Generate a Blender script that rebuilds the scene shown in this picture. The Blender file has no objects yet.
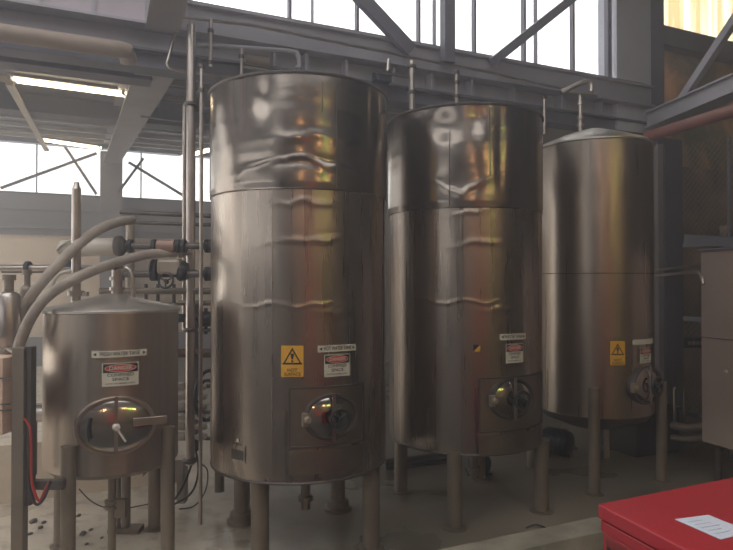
import bpy, math, random
from math import sin, cos, pi, radians, sqrt, atan2
from mathutils import Vector, noise
random.seed(7)
COL = bpy.context.scene.collection
F = 620.0; HY = 282.0; CX = 366.5; H = 1.6

# ------------------------------------------------------------------ places
def P(x, y, Y):
    return Vector(((x-CX)/F*Y, Y, H+(HY-y)/F*Y))
A0 = radians(24.5)
D = Vector((cos(A0), sin(A0), 0)); N = Vector((-sin(A0), cos(A0), 0)); UP = Vector((0, 0, 1))
P0 = Vector((2.8, 6.3, 0))
Q = Vector((.33, -.944, 0)); O = Vector((.944, .33, 0))
def W(s, t, z): return P0 + D*s + N*t + UP*z
def SX(x, t):
    k = (x-CX)/F
    return (k*(P0.y+N.y*t)-(P0.x+N.x*t))/(D.x-k*D.y)
def WP(x, y, t):
    p = W(SX(x, t), t, 0)
    p.z = H+(HY-y)/F*p.y
    return p

# ------------------------------------------------------------------ materials
MATS = {}
def mat(name, col, rough=.5, metal=0., var=.12, scale=6., bump=0., bscale=20., stretch=(1, 1, 1), col2=None, emit=None, es=0, alpha=None, rvar=0., aniso=0.):
    if name in MATS: return MATS[name]
    m = bpy.data.materials.new(name); m.use_nodes = True
    nt = m.node_tree; b = nt.nodes['Principled BSDF']
    tc = nt.nodes.new('ShaderNodeTexCoord'); mp = nt.nodes.new('ShaderNodeMapping')
    mp.inputs['Scale'].default_value = stretch
    nt.links.new(tc.outputs['Object'], mp.inputs[0])
    nz = nt.nodes.new('ShaderNodeTexNoise'); nz.inputs['Scale'].default_value = scale; nz.inputs['Detail'].default_value = 5
    nt.links.new(mp.outputs[0], nz.inputs['Vector'])
    cr = nt.nodes.new('ShaderNodeValToRGB')
    c2 = col2 if col2 else tuple(c*(1-var*2) for c in col)
    cr.color_ramp.elements[0].position = .32; cr.color_ramp.elements[1].position = .68
    cr.color_ramp.elements[0].color = (*c2, 1); cr.color_ramp.elements[1].color = (*col, 1)
    nt.links.new(nz.outputs['Fac'], cr.inputs[0]); nt.links.new(cr.outputs[0], b.inputs['Base Color'])
    b.inputs['Metallic'].default_value = metal; b.inputs['Roughness'].default_value = rough
    if aniso: b.inputs['Anisotropic'].default_value = aniso
    if rvar:
        mr = nt.nodes.new('ShaderNodeMapRange'); mr.inputs[1].default_value = .3; mr.inputs[2].default_value = .7
        mr.inputs[3].default_value = max(.03, rough-rvar); mr.inputs[4].default_value = rough+rvar
        nt.links.new(nz.outputs['Fac'], mr.inputs[0]); nt.links.new(mr.outputs[0], b.inputs['Roughness'])
    if bump:
        n2 = nt.nodes.new('ShaderNodeTexNoise'); n2.inputs['Scale'].default_value = bscale; n2.inputs['Detail'].default_value = 4
        nt.links.new(mp.outputs[0], n2.inputs['Vector'])
        bp = nt.nodes.new('ShaderNodeBump'); bp.inputs['Strength'].default_value = bump; bp.inputs['Distance'].default_value = .01
        nt.links.new(n2.outputs['Fac'], bp.inputs['Height']); nt.links.new(bp.outputs[0], b.inputs['Normal'])
    if emit:
        b.inputs['Emission Color'].default_value = (*emit, 1); b.inputs['Emission Strength'].default_value = es
    MATS[name] = m
    return m
STEEL = mat('tank steel', (.42, .36, .315), .29, 1, .05, 2.0, .02, 60, (9, 9, .5), rvar=.05)
STEELJ = mat('tank jacket steel', (.35, .305, .27), .22, 1, .12, 3, .03, 40, (3, 3, 1), rvar=.05)
STEEL3 = mat('domed tank steel', (.44, .375, .32), .31, 1, .05, 2.0, .025, 60, (10, 10, .35), rvar=.05)
STEEL4 = mat('small tank steel', (.56, .48, .41), .36, 1, .08, 2.0, .10, 60, (10, 10, .4), rvar=.05)
DOME = mat('lid steel', (.72, .67, .62), .42, 1, .1, 5)
PIPE = mat('pipe steel', (.56, .50, .46), .32, 1, .15, 6)
LEG = mat('leg steel', (.30, .25, .20), .55, .75, .15, 5)
DSTEEL = mat('dull dark steel', (.16, .14, .13), .5, .7, .2, 6)
BLACK = mat('black rubber', (.02, .02, .022), .5, 0, .2, 10)
BLACKM = mat('black iron', (.03, .03, .035), .4, .3, .2, 10)
MIRROR = mat('manway polished steel', (.5, .46, .42), .12, 1, .1, 5)
BEAM = mat('grey beam paint', (.42, .41, .47), .5, 0, .12, 2.5, .1, 8)
BEAMD = mat('dark grey beam paint', (.17, .17, .21), .55, 0, .15, 2.5, .1, 8)
PANEL = mat('grey lilac cladding', (.56, .49, .55), .6, 0, .1, 1.5)
COLM = mat('column paint', (.66, .66, .74), .5, 0, .08, 1.5)
TRUSS = mat('truss paint', (.16, .15, .20), .5, 0, .1, 3)
RAFT = mat('rafter paint', (.36, .34, .35), .45, 0, .1, 3)
ROOF = mat('roof sheet', (.12, .13, .16), .5, 0, .15, 1.5)
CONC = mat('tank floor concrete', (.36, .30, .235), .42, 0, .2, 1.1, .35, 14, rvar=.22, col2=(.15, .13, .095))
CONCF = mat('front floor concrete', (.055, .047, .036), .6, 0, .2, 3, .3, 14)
KERB = mat('kerb concrete', (.50, .45, .36), .7, 0, .2, 5, .4, 30)
WBEIGE = mat('beige wall paint', (.86, .71, .57), .8, 0, .05, .8)
WGREY = mat('grey wall cladding', (.32, .31, .32), .7, 0, .08, 1.0)
WBUND = mat('bund render', (.78, .66, .52), .8, 0, .1, 2, .3, 20)
HALL = mat('hall wall', (.22, .19, .16), .8, 0, .15, 1)
HOSE = mat('grey hose', (.42, .36, .31), .6, 0, .15, 8, .6, 40)
DUCT = mat('tan duct', (.33, .26, .21), .55, 0, .1, 3)
CREAM = mat('cream enamel', (.62, .57, .50), .35, 0, .05, 5)
TANM = mat('tan enamel', (.36, .30, .24), .4, .2, .1, 5)
ORANGE = mat('faded orange enamel', (.36, .22, .17), .4, .1, .1, 8)
def floormat():  # daylight painted into the concrete: pale at the left end, darker to the right
    m = mat('tank floor concrete painted daylight', (.26, .22, .17), .40, 0, .2, 1.1, .35, 14, rvar=.22, col2=(.12, .105, .075))
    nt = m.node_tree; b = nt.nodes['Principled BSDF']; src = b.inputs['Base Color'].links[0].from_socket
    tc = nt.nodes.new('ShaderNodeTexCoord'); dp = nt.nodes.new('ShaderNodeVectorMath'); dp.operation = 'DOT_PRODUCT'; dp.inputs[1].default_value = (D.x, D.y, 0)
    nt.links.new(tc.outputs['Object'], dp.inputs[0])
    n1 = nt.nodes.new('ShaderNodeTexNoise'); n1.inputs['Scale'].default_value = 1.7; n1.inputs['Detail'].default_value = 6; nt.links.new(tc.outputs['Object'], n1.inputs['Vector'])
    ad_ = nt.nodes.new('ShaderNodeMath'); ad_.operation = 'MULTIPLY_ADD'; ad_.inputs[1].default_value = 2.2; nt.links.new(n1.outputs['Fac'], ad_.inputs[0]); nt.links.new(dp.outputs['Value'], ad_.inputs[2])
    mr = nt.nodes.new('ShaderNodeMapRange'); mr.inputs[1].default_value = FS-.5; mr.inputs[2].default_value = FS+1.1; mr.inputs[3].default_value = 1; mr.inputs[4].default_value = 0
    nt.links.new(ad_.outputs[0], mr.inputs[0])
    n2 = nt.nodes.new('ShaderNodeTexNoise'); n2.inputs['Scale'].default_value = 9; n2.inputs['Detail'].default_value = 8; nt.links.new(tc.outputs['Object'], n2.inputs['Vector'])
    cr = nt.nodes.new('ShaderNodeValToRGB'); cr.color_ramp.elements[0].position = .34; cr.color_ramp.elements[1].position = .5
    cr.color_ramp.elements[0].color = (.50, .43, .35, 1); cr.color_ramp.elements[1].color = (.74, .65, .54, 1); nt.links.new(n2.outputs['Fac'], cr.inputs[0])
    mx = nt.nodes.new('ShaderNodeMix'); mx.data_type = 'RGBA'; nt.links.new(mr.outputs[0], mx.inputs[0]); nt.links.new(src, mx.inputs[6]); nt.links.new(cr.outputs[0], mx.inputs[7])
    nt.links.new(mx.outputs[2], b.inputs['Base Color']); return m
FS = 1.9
RED = mat('red enamel', (.40, .014, .028), .4, 0, .06, 2.5, .04, 60)
REDP = mat('red cable', (.42, .03, .02), .45, 0, .1, 10)
REDPIPE = mat('oxide red pipe', (.30, .11, .09), .45, 0, .15, 5)
WHITE = mat('sign white', (.66, .63, .52), .5, 0, .03, 8)
YEL = mat('sign yellow', (.80, .42, .04), .5, 0, .05, 8)
SRED = mat('sign red', (.55, .03, .03), .5, 0, .03, 8)
SBLK = mat('sign black', (.015, .012, .012), .5, 0, .03, 8)
PAPER = mat('paper', (.62, .66, .76), .7, 0, .02, 20)
INK = mat('pale ink', (.50, .54, .64), .7, 0, .02, 20)
CARD = mat('timber panel', (.70, .50, .38), .7, 0, .08, 3, .2, 20, (1, 1, 8))
BROWNW = mat('brown board wall', (.46, .33, .26), .8, 0, .3, 2.2, .6, 6, col2=(.12, .10, .08))
STAIN = mat('stained render', (.52, .32, .16), .8, 0, .3, 1.8, 1., 5, col2=(.16, .15, .11))
CABST = mat('cabinet steel', (.58, .46, .40), .45, .4, .1, 2, .05, 50)
WIRE = mat('fence wire', (.42, .37, .33), .5, .6, .1, 5)
DARK = mat('dark interior', (.035, .033, .03), .8, 0, .2, 2)
BLUE = mat('blue paint', (.02, .03, .06), .45, 0, .1, 5)
TUBE = mat('fluorescent tube', (1, .9, .75), .4, 0, 0, 1, emit=(1, .80, .52), es=9)
SODIUM = mat('warm lamp glass', (1, .7, .4), .4, 0, 0, 1, emit=(1, .52, .22), es=75)
GREENL = mat('green lamp glass', (.6, 1, .3), .4, 0, 0, 1, emit=(.45, 1, .12), es=45)

def glassmat(name, col=(1, 1, 1), gloss=.06):
    m = bpy.data.materials.new(name); m.use_nodes = True; nt = m.node_tree; nt.nodes.clear()
    o = nt.nodes.new('ShaderNodeOutputMaterial'); mx = nt.nodes.new('ShaderNodeMixShader')
    t = nt.nodes.new('ShaderNodeBsdfTransparent'); g = nt.nodes.new('ShaderNodeBsdfGlossy')
    t.inputs[0].default_value = (*col, 1); g.inputs['Roughness'].default_value = .05; mx.inputs[0].default_value = gloss
    nt.links.new(t.outputs[0], mx.inputs[1]); nt.links.new(g.outputs[0], mx.inputs[2]); nt.links.new(mx.outputs[0], o.inputs[0])
    return m
GLASS = glassmat('window glass', (.95, .96, .98))
def fibremat():
    m = bpy.data.materials.new('yellowed fibreglass sheet'); m.use_nodes = True; nt = m.node_tree; nt.nodes.clear()
    o = nt.nodes.new('ShaderNodeOutputMaterial'); mx = nt.nodes.new('ShaderNodeMixShader')
    t = nt.nodes.new('ShaderNodeBsdfTransparent'); d = nt.nodes.new('ShaderNodeBsdfTranslucent')
    tc = nt.nodes.new('ShaderNodeTexCoord'); w = nt.nodes.new('ShaderNodeTexNoise'); mp = nt.nodes.new('ShaderNodeMapping')
    mp.inputs['Scale'].default_value = (7, 7, .3); w.inputs['Scale'].default_value = 1.1
    cr = nt.nodes.new('ShaderNodeValToRGB'); cr.color_ramp.elements[0].position = .4; cr.color_ramp.elements[1].position = .6
    cr.color_ramp.elements[0].color = (.62, .47, .25, 1); cr.color_ramp.elements[1].color = (1, .93, .74, 1)
    nt.links.new(tc.outputs['Object'], mp.inputs[0]); nt.links.new(mp.outputs[0], w.inputs['Vector']); nt.links.new(w.outputs['Fac'], cr.inputs[0])
    nt.links.new(cr.outputs[0], t.inputs[0]); nt.links.new(cr.outputs[0], d.inputs[0]); mx.inputs[0].default_value = .4
    nt.links.new(t.outputs[0], mx.inputs[1]); nt.links.new(d.outputs[0], mx.inputs[2]); nt.links.new(mx.outputs[0], o.inputs[0])
    return m
FIBRE = fibremat()
def stainmat():
    m = bpy.data.materials.new('stained sheet'); m.use_nodes = True; nt = m.node_tree; nt.nodes.clear()
    o = nt.nodes.new('ShaderNodeOutputMaterial'); mx = nt.nodes.new('ShaderNodeMixShader')
    t = nt.nodes.new('ShaderNodeBsdfDiffuse'); d = nt.nodes.new('ShaderNodeBsdfTranslucent')
    tc = nt.nodes.new('ShaderNodeTexCoord'); w = nt.nodes.new('ShaderNodeTexNoise')
    w.inputs['Scale'].default_value = 2.6; w.inputs['Detail'].default_value = 6; w.inputs['Distortion'].default_value = .6
    cr = nt.nodes.new('ShaderNodeValToRGB'); cr.color_ramp.elements[0].position = .36; cr.color_ramp.elements[1].position = .66
    cr.color_ramp.elements[0].color = (.20, .20, .15, 1); cr.color_ramp.elements[1].color = (.66, .46, .31, 1)
    e = cr.color_ramp.elements.new(.5); e.color = (.36, .28, .19, 1)
    nt.links.new(tc.outputs['Object'], w.inputs['Vector']); nt.links.new(w.outputs['Fac'], cr.inputs[0])
    nt.links.new(cr.outputs[0], t.inputs[0]); nt.links.new(cr.outputs[0], d.inputs[0]); mx.inputs[0].default_value = .35
    nt.links.new(t.outputs[0], mx.inputs[1]); nt.links.new(d.outputs[0], mx.inputs[2]); nt.links.new(mx.outputs[0], o.inputs[0])
    return m
STAIN = stainmat()

# ------------------------------------------------------------------ mesh building
ORG = {}
class MB:
    def __init__(self): self.v = []; self.f = []
    def add(self, vs, fs):
        o = len(self.v); self.v += [Vector(v) for v in vs]; self.f += [tuple(i+o for i in f) for f in fs]; return self
    def box(self, c, sx, sy, sz, ax=None):
        ax = ax or (Vector((1, 0, 0)), Vector((0, 1, 0)), UP)
        vs = [Vector(c)+ax[0]*(i*sx/2)+ax[1]*(j*sy/2)+ax[2]*(k*sz/2) for i in (-1, 1) for j in (-1, 1) for k in (-1, 1)]
        return self.add(vs, [(0, 1, 3, 2), (4, 6, 7, 5), (0, 4, 5, 1), (2, 3, 7, 6), (0, 2, 6, 4), (1, 5, 7, 3)])
    def wbox(self, s0, s1, t0, t1, z0, z1):
        return self.box(W((s0+s1)/2, (t0+t1)/2, (z0+z1)/2), abs(s1-s0), abs(t1-t0), abs(z1-z0), (D, N, UP))
    def bar(self, a, b, w, h, up=None):
        a = Vector(a); b = Vector(b); d = (b-a); L = d.length; d.normalize()
        up = up or UP
        if abs(d.dot(up)) > .98: up = D
        s = d.cross(up).normalized(); u = s.cross(d).normalized()
        return self.box((a+b)/2, L, w, h, (d, s, u))
    def tube(self, pts, r, seg=10, smooth=0, cap=True, rf=None):
        pts = [Vector(p) for p in pts]
        if smooth and len(pts) > 2:
            q = []
            for i in range(len(pts)-1):
                p0 = pts[max(i-1, 0)]; p1 = pts[i]; p2 = pts[i+1]; p3 = pts[min(i+2, len(pts)-1)]
                for k in range(smooth):
                    t = k/smooth
                    q.append(.5*((2*p1)+(p2-p0)*t+(2*p0-5*p1+4*p2-p3)*t*t+(3*p1-p0-3*p2+p3)*t**3))
            q.append(pts[-1]); pts = q
        d0 = (pts[1]-pts[0]).normalized()
        up = UP if abs(d0.z) < .9 else Vector((1, 0, 0))
        nrm = d0.cross(up).normalized(); vs = []; fs = []
        for i, p in enumerate(pts):
            if i == 0: d = d0
            elif i == len(pts)-1: d = (pts[i]-pts[i-1]).normalized()
            else: d = ((pts[i+1]-pts[i]).normalized()+(pts[i]-pts[i-1]).normalized()).normalized()
            nrm = (nrm-d*nrm.dot(d)).normalized(); b = d.cross(nrm)
            rr = rf(i) if rf else r
            for k in range(seg):
                a = 2*pi*k/seg; vs.append(p+(nrm*cos(a)+b*sin(a))*rr)
        for i in range(len(pts)-1):
            for k in range(seg):
                fs.append((i*seg+k, i*seg+(k+1) % seg, (i+1)*seg+(k+1) % seg, (i+1)*seg+k))
        if cap:
            fs.append(tuple(range(seg))[::-1]); fs.append(tuple((len(pts)-1)*seg+k for k in range(seg)))
        return self.add(vs, fs)
    def cyl(self, a, b, r, seg=20): return self.tube([a, b], r, seg)
    def lathe(self, c, ax, prof, seg=24, e=(1, 1), u=None):
        """prof: (radius, height along ax)"""
        ax = Vector(ax).normalized()
        if u is None:
            u = ax.cross(UP if abs(ax.z) < .9 else Vector((1, 0, 0))).normalized()
        v = ax.cross(u); vs = []; fs = []; c = Vector(c)
        for (r, h) in prof:
            for k in range(seg):
                a = 2*pi*k/seg; vs.append(c+ax*h+u*(cos(a)*r*e[0])+v*(sin(a)*r*e[1]))
        n = len(prof)
        for i in range(n-1):
            for k in range(seg): fs.append((i*seg+k, i*seg+(k+1) % seg, (i+1)*seg+(k+1) % seg, (i+1)*seg+k))
        fs.append(tuple(range(seg))[::-1]); fs.append(tuple((n-1)*seg+k for k in range(seg)))
        return self.add(vs, fs)
    def torus(self, c, ax, R, r, seg=28, ms=8, e=(1, 1), u=None):
        ax = Vector(ax).normalized()
        if u is None: u = ax.cross(UP if abs(ax.z) < .9 else Vector((1, 0, 0))).normalized()
        v = ax.cross(u); vs = []; fs = []
        for k in range(seg):
            a = 2*pi*k/seg; d = u*cos(a)*e[0]+v*sin(a)*e[1]; dn = d.normalized()
            for j in range(ms):
                b = 2*pi*j/ms; vs.append(Vector(c)+d*R+dn*(cos(b)*r)+ax*(sin(b)*r))
        for k in range(seg):
            for j in range(ms):
                fs.append((k*ms+j, ((k+1) % seg)*ms+j, ((k+1) % seg)*ms+(j+1) % ms, k*ms+(j+1) % ms))
        return self.add(vs, fs)
    def build(self, name, m, parent=None, smooth=True, bevel=0, org=None):
        if parent is not None: o3 = ORG[parent.name]
        elif org is not None: o3 = Vector(org)
        else:
            xs = [v.x for v in self.v]; ys = [v.y for v in self.v]; zs = [v.z for v in self.v]
            o3 = Vector(((min(xs)+max(xs))/2, (min(ys)+max(ys))/2, min(zs)))
        me = bpy.data.meshes.new(name); me.from_pydata([tuple(v-o3) for v in self.v], [], self.f)
        me.validate(); me.materials.append(m)
        import bmesh
        bm = bmesh.new(); bm.from_mesh(me); bmesh.ops.recalc_face_normals(bm, faces=bm.faces)
        if smooth:
            for f in bm.faces: f.smooth = True
            for e in bm.edges:
                if len(e.link_faces) == 2 and e.calc_face_angle(0) > radians(38): e.smooth = False
        bm.to_mesh(me); bm.free()
        o = bpy.data.objects.new(name, me); COL.objects.link(o)
        if parent is not None: o.parent = parent; ORG[o.name] = o3
        else: o.location = o3; ORG[o.name] = o3
        if bevel:
            b = o.modifiers.new('bevel', 'BEVEL'); b.width = bevel; b.segments = 2; b.limit_method = 'ANGLE'
        return o
def tag(o, label=None, cat=None, group=None, kind=None):
    if label: o['label'] = label
    if cat: o['category'] = cat
    if group: o['group'] = group
    if kind: o['kind'] = kind
    return o
def thing(name, loc, label, cat, group=None):
    o = bpy.data.objects.new(name, None); COL.objects.link(o); o.location = loc; o.empty_display_size = .05
    ORG[o.name] = Vector(loc); return tag(o, label, cat, group)
def struct(name, mb, m, smooth=False, parent=None):
    o = mb.build(name, m, parent, smooth=smooth)
    if parent is None: o['kind'] = 'structure'
    return o

# flat text -> list of verts / faces (centred)
def text2d(s, size):
    cu = bpy.data.curves.new('t', 'FONT'); cu.body = s; cu.size = size; cu.align_x = 'CENTER'; cu.align_y = 'CENTER'
    cu.resolution_u = 3; cu.offset = size*.015
    ob = bpy.data.objects.new('t', cu); COL.objects.link(ob)
    dg = bpy.context.evaluated_depsgraph_get(); dg.update()
    me = bpy.data.meshes.new_from_object(ob.evaluated_get(dg))
    vs = [(v.co.x, v.co.y) for v in me.vertices]; fs = [tuple(p.vertices) for p in me.polygons]
    bpy.data.objects.remove(ob); bpy.data.meshes.remove(me); bpy.data.curves.remove(cu)
    return vs, fs

# ------------------------------------------------------------------ cylinder surfaces
class Tank:
    def __init__(self, cx, cy, r): self.c = Vector((cx, cy, 0)); self.r = r
    def hit(self, x, y):
        k = (x-CX)/F; a = k*k+1; b = -2*(k*self.c.x+self.c.y); c = self.c.x**2+self.c.y**2-self.r**2
        d = b*b-4*a*c
        Y = (-b-sqrt(max(d, 0)))/(2*a); p = P(x, y, Y)
        return atan2(p.y-self.c.y, p.x-self.c.x), p.z, Y
    def pt(self, ang, z, off=0.):
        return Vector((self.c.x+cos(ang)*(self.r+off), self.c.y+sin(ang)*(self.r+off), z))
    def frame(self, x, y, off=0.):
        a, z, Y = self.hit(x, y)
        n = Vector((cos(a), sin(a), 0)); u = Vector((-sin(a), cos(a), 0))
        return self.pt(a, z, off), u, n, a, z, Y
    def patch(self, mb, a0, z0, w, h, off, th=.002, nx=10, dx=0, dz=0):
        """curved plate centred at angle a0, height z0"""
        vs = []; fs = []
        for i in range(nx+1):
            a = a0+(dx-w/2+w*i/nx)/self.r
            for (zz, oo) in ((z0+dz-h/2, off), (z0+dz+h/2, off), (z0+dz+h/2, off+th), (z0+dz-h/2, off+th)):
                vs.append(self.pt(a, zz, oo))
        for i in range(nx):
            for k in range(4):
                fs.append((i*4+k, i*4+(k+1) % 4, i*4+4+(k+1) % 4, i*4+4+k))
        fs.append((0, 1, 2, 3)); fs.append(tuple(nx*4+k for k in range(4))[::-1])
        mb.add(vs, fs)
    def poly(self, mb, a0, z0, vs, fs, off):
        mb.add([self.pt(a0+u/self.r, z0+v, off) for u, v in vs], fs)

def tank_surface(T, zs, disp, seg=192):
    mb = MB(); vs = []; fs = []
    for z in zs:
        for k in range(seg):
            a = 2*pi*k/seg - pi
            vs.append(T.pt(a, z, disp(a, z)))
    for i in range(len(zs)-1):
        for k in range(seg): fs.append((i*seg+k, i*seg+(k+1) % seg, (i+1)*seg+(k+1) % seg, (i+1)*seg+k))
    mb.add(vs, fs); return mb
def lin(a, b, n): return [a+(b-a)*i/n for i in range(n+1)]
def nz(a, z, fa, fz, seed):
    return noise.noise(Vector((cos(a)*fa, sin(a)*fa, z*fz+seed)))
def gauss(a, z, a0, z0, wa, wz): return math.exp(-((a-a0)/wa)**2-((z-z0)/wz)**2)

# signs ------------------------------------------------------------
def word(T, root, s, a, z, size, off, m, dx=0, dz=0, width=None):
    vs, fs = text2d(s, size); mb = MB()
    squeeze = 1. if width is None else width/(max(v[0] for v in vs)-min(v[0] for v in vs))
    T.poly(mb, a, z, [(x*squeeze+dx, y+dz) for x, y in vs], fs, off)
    return mb.build('lettering', m, root, smooth=False)
def name_sign(T, root, x, y, w, h, txt):
    _, _, _, a, z, Y = T.frame(x, y); w = w*Y/F*1.0; h = h*Y/F
    mb = MB(); T.patch(mb, a, z, w, h, .006); s = mb.build('name_sign', WHITE, root, smooth=False)
    s['label'] = 'narrow white tank name strip'
    if txt:
        word(T, s, txt, a, z, h*.85, .0095, SBLK, width=w*.72)
    mb = MB(); k = h*.28
    for sg in (-1, 1): T.poly(mb, a, z, [(sg*(w/2-k*.8), 0), (sg*(w/2-k*2.4), k), (sg*(w/2-k*2.4), -k)], [(0, 1, 2)], .0095)
    mb.build('arrow_mark', SBLK, s, smooth=False)
def danger_sign(T, root, x, y, w, h):
    _, _, _, a, z, Y = T.frame(x, y); w = w*Y/F; h = h*Y/F
    mb = MB(); T.patch(mb, a, z, w, h, .006); s = mb.build('danger_sign', WHITE, root, smooth=False)
    s['label'] = 'white sign with red danger oval'
    mb = MB(); T.patch(mb, a, z, w*.94, h*.38, .0085, .0006, dz=h*.28); mb.build('header_panel', SBLK, s, smooth=False)
    mb = MB(); ov = [(cos(2*pi*i/32)*w*.43, sin(2*pi*i/32)*h*.165+h*.28) for i in range(32)]
    T.poly(mb, a, z, ov+[(0, h*.28)], [(i, (i+1) % 32, 32) for i in range(32)], .0098); mb.build('oval_border', WHITE, s, smooth=False)
    mb = MB(); ov = [(cos(2*pi*i/32)*w*.41, sin(2*pi*i/32)*h*.145+h*.28) for i in range(32)]
    T.poly(mb, a, z, ov+[(0, h*.28)], [(i, (i+1) % 32, 32) for i in range(32)], .0104); mb.build('red_oval', SRED, s, smooth=False)
    word(T, s, 'DANGER', a, z, h*.22, .0112, WHITE, dz=h*.28, width=w*.62)
    word(T, s, 'CONFINED', a, z, h*.19, .0088, SBLK, dz=-h*.02, width=w*.72)
    word(T, s, 'SPACE', a, z, h*.19, .0088, SBLK, dz=-h*.21, width=w*.46)
    word(T, s, 'ENTRY BY PERMIT ONLY', a, z, h*.085, .0088, SBLK, dz=-h*.39, width=w*.8)
def hot_sign(T, root, x, y, w, h):
    _, _, _, a, z, Y = T.frame(x, y); w = w*Y/F; h = h*Y/F
    mb = MB(); T.patch(mb, a, z, w, h, .006); s = mb.build('warning_sign', YEL, root, smooth=False)
    s['label'] = 'yellow hot surface warning sign'
    R = w*.46; zc = h*.10
    def tri(k): return [(0, zc+R*1.05*k), (-R*.95*k, zc-R*.62*k), (R*.95*k, zc-R*.62*k)]
    o = tri(1); i = tri(.72); mb = MB(); T.patch(mb, a, z, R*1.86, R*.17, .0082, .0008, dz=zc-R*.535)
    T.poly(mb, a, z, o+i, [(0, 1, 4, 3), (1, 2, 5, 4), (2, 0, 3, 5)], .0088)
    T.poly(mb, a, z, [(-.09*w, zc+R*.45), (.09*w, zc+R*.45), (.035*w, zc-R*.12), (-.035*w, zc-R*.12)], [(0, 1, 2, 3)], .0088)
    T.poly(mb, a, z, [(cos(q*pi/6)*w*.05, sin(q*pi/6)*w*.05+zc-R*.3) for q in range(12)], [tuple(range(12))], .0088)
    mb.build('warning_triangle', SBLK, s, smooth=False)
    word(T, s, 'HOT', a, z, h*.15, .0088, SBLK, dz=-h*.29)
    word(T, s, 'SURFACE', a, z, h*.15, .0088, SBLK, dz=-h*.42, width=w*.74)

def handwheel(parent, c, n, R, m=BLACKM, name='handwheel'):
    u = n.cross(UP).normalized(); v = n.cross(u)
    mb = MB(); mb.torus(c, n, R, R*.16, u=u)
    for k in range(3):
        a = pi/2+k*2*pi/3; mb.tube([c, c+(u*cos(a)+v*sin(a))*R], R*.12, 6)
    mb.lathe(c-n*R*.5, n, [(R*.3, 0), (R*.3, R*.7), (R*.2, R*.85)], 12)
    return mb.build(name, m, parent)
def manway(T, root, x, y, a_, b_, hasarm=False, wheel=True):
    c, u, n, ang, z, Y = T.frame(x, y)
    a = a_*Y/F/max(.6, -n.dot(Vector((c.x, c.y, 0)).normalized())); b = b_*Y/F
    mb = MB()
    mb.lathe(c, n, [(1.0, -.04), (1.0, .018), (.98, .024), (.90, .024), (.88, .012)], 48, (a, b), u)
    fr = mb.build('manway_ring', PIPE if hasarm else DSTEEL, root)
    mb = MB(); mb.lathe(c, n, [(.88, 0), (.87, .014), (.7, .026), (.4, .036), (.1, .04)], 48, (a, b), u)
    door = mb.build('manway_door', MIRROR, root)
    mb = MB(); mb.bar(c+n*.045+UP*(b*1.04), c+n*.045-UP*(b*1.04), .018, .012, n); mb.build('clamp_bar', PIPE, door, smooth=False)
    if wheel:
        handwheel(door, c+n*.085+u*(a*.12), n, a*.33)
        mb = MB(); mb.cyl(c+n*.03+u*(a*.12), c+n*.1+u*(a*.12), .011); mb.build('spindle', DSTEEL, door)
        mb = MB(); mb.lathe(c-u*(a*.93)+n*.03, n, [(.02, -.03), (.02, .02), (.013, .026)], 12); mb.box(c-u*(a*.98)+n*.02, .03, .03, .07, (u, n, UP)); mb.build('hinge', TANM, door)
    if hasarm:
        mb = MB(); mb.box(c+u*(a*.82)+n*.055+UP*.02, a*.85, .012, b*.28, (u, n, UP)); mb.build('hinge_arm', PIPE, door, smooth=False, bevel=.003)
        mb = MB(); mb.tube([c+n*.06, c+n*.07+u*.03-UP*.05, c+n*.07+u*.045-UP*.075], .006, 8); mb.lathe(c+n*.03, n, [(.02, 0), (.02, .035), (.012, .045)], 12); mb.build('handle', CREAM, door)
        mb = MB(); mb.tube([c-u*(a*.62)+UP*.06+n*.05, c-u*(a*.66)+n*.055, c-u*(a*.62)-UP*.06+n*.05], .007, 8, 4); mb.build('grab_handle', BLACKM, door)

def legs(T, root, offs, r, ztops, m=LEG, foot=True, big=()):
    for i, (dx, dy) in enumerate(offs):
        p = T.c+Vector((dx+(.025 if T.r > .5 else 0), dy, 0)); mb = MB()
        mb.cyl(p+UP*.012, p+UP*ztops[i], r, 20)
        lg = mb.build('leg', m, root)
        if foot:
            mb = MB(); mb.lathe(p, UP, [(r*1.9, 0), (r*1.9, .02), (r*1.5, .03), (r*1.45, .07), (r*1.0, .08)] if i in big else [(r*1.6, 0), (r*1.6, .008), (r*1.0, .012)], 20)
            mb.build('foot_flange', m, lg)

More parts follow.
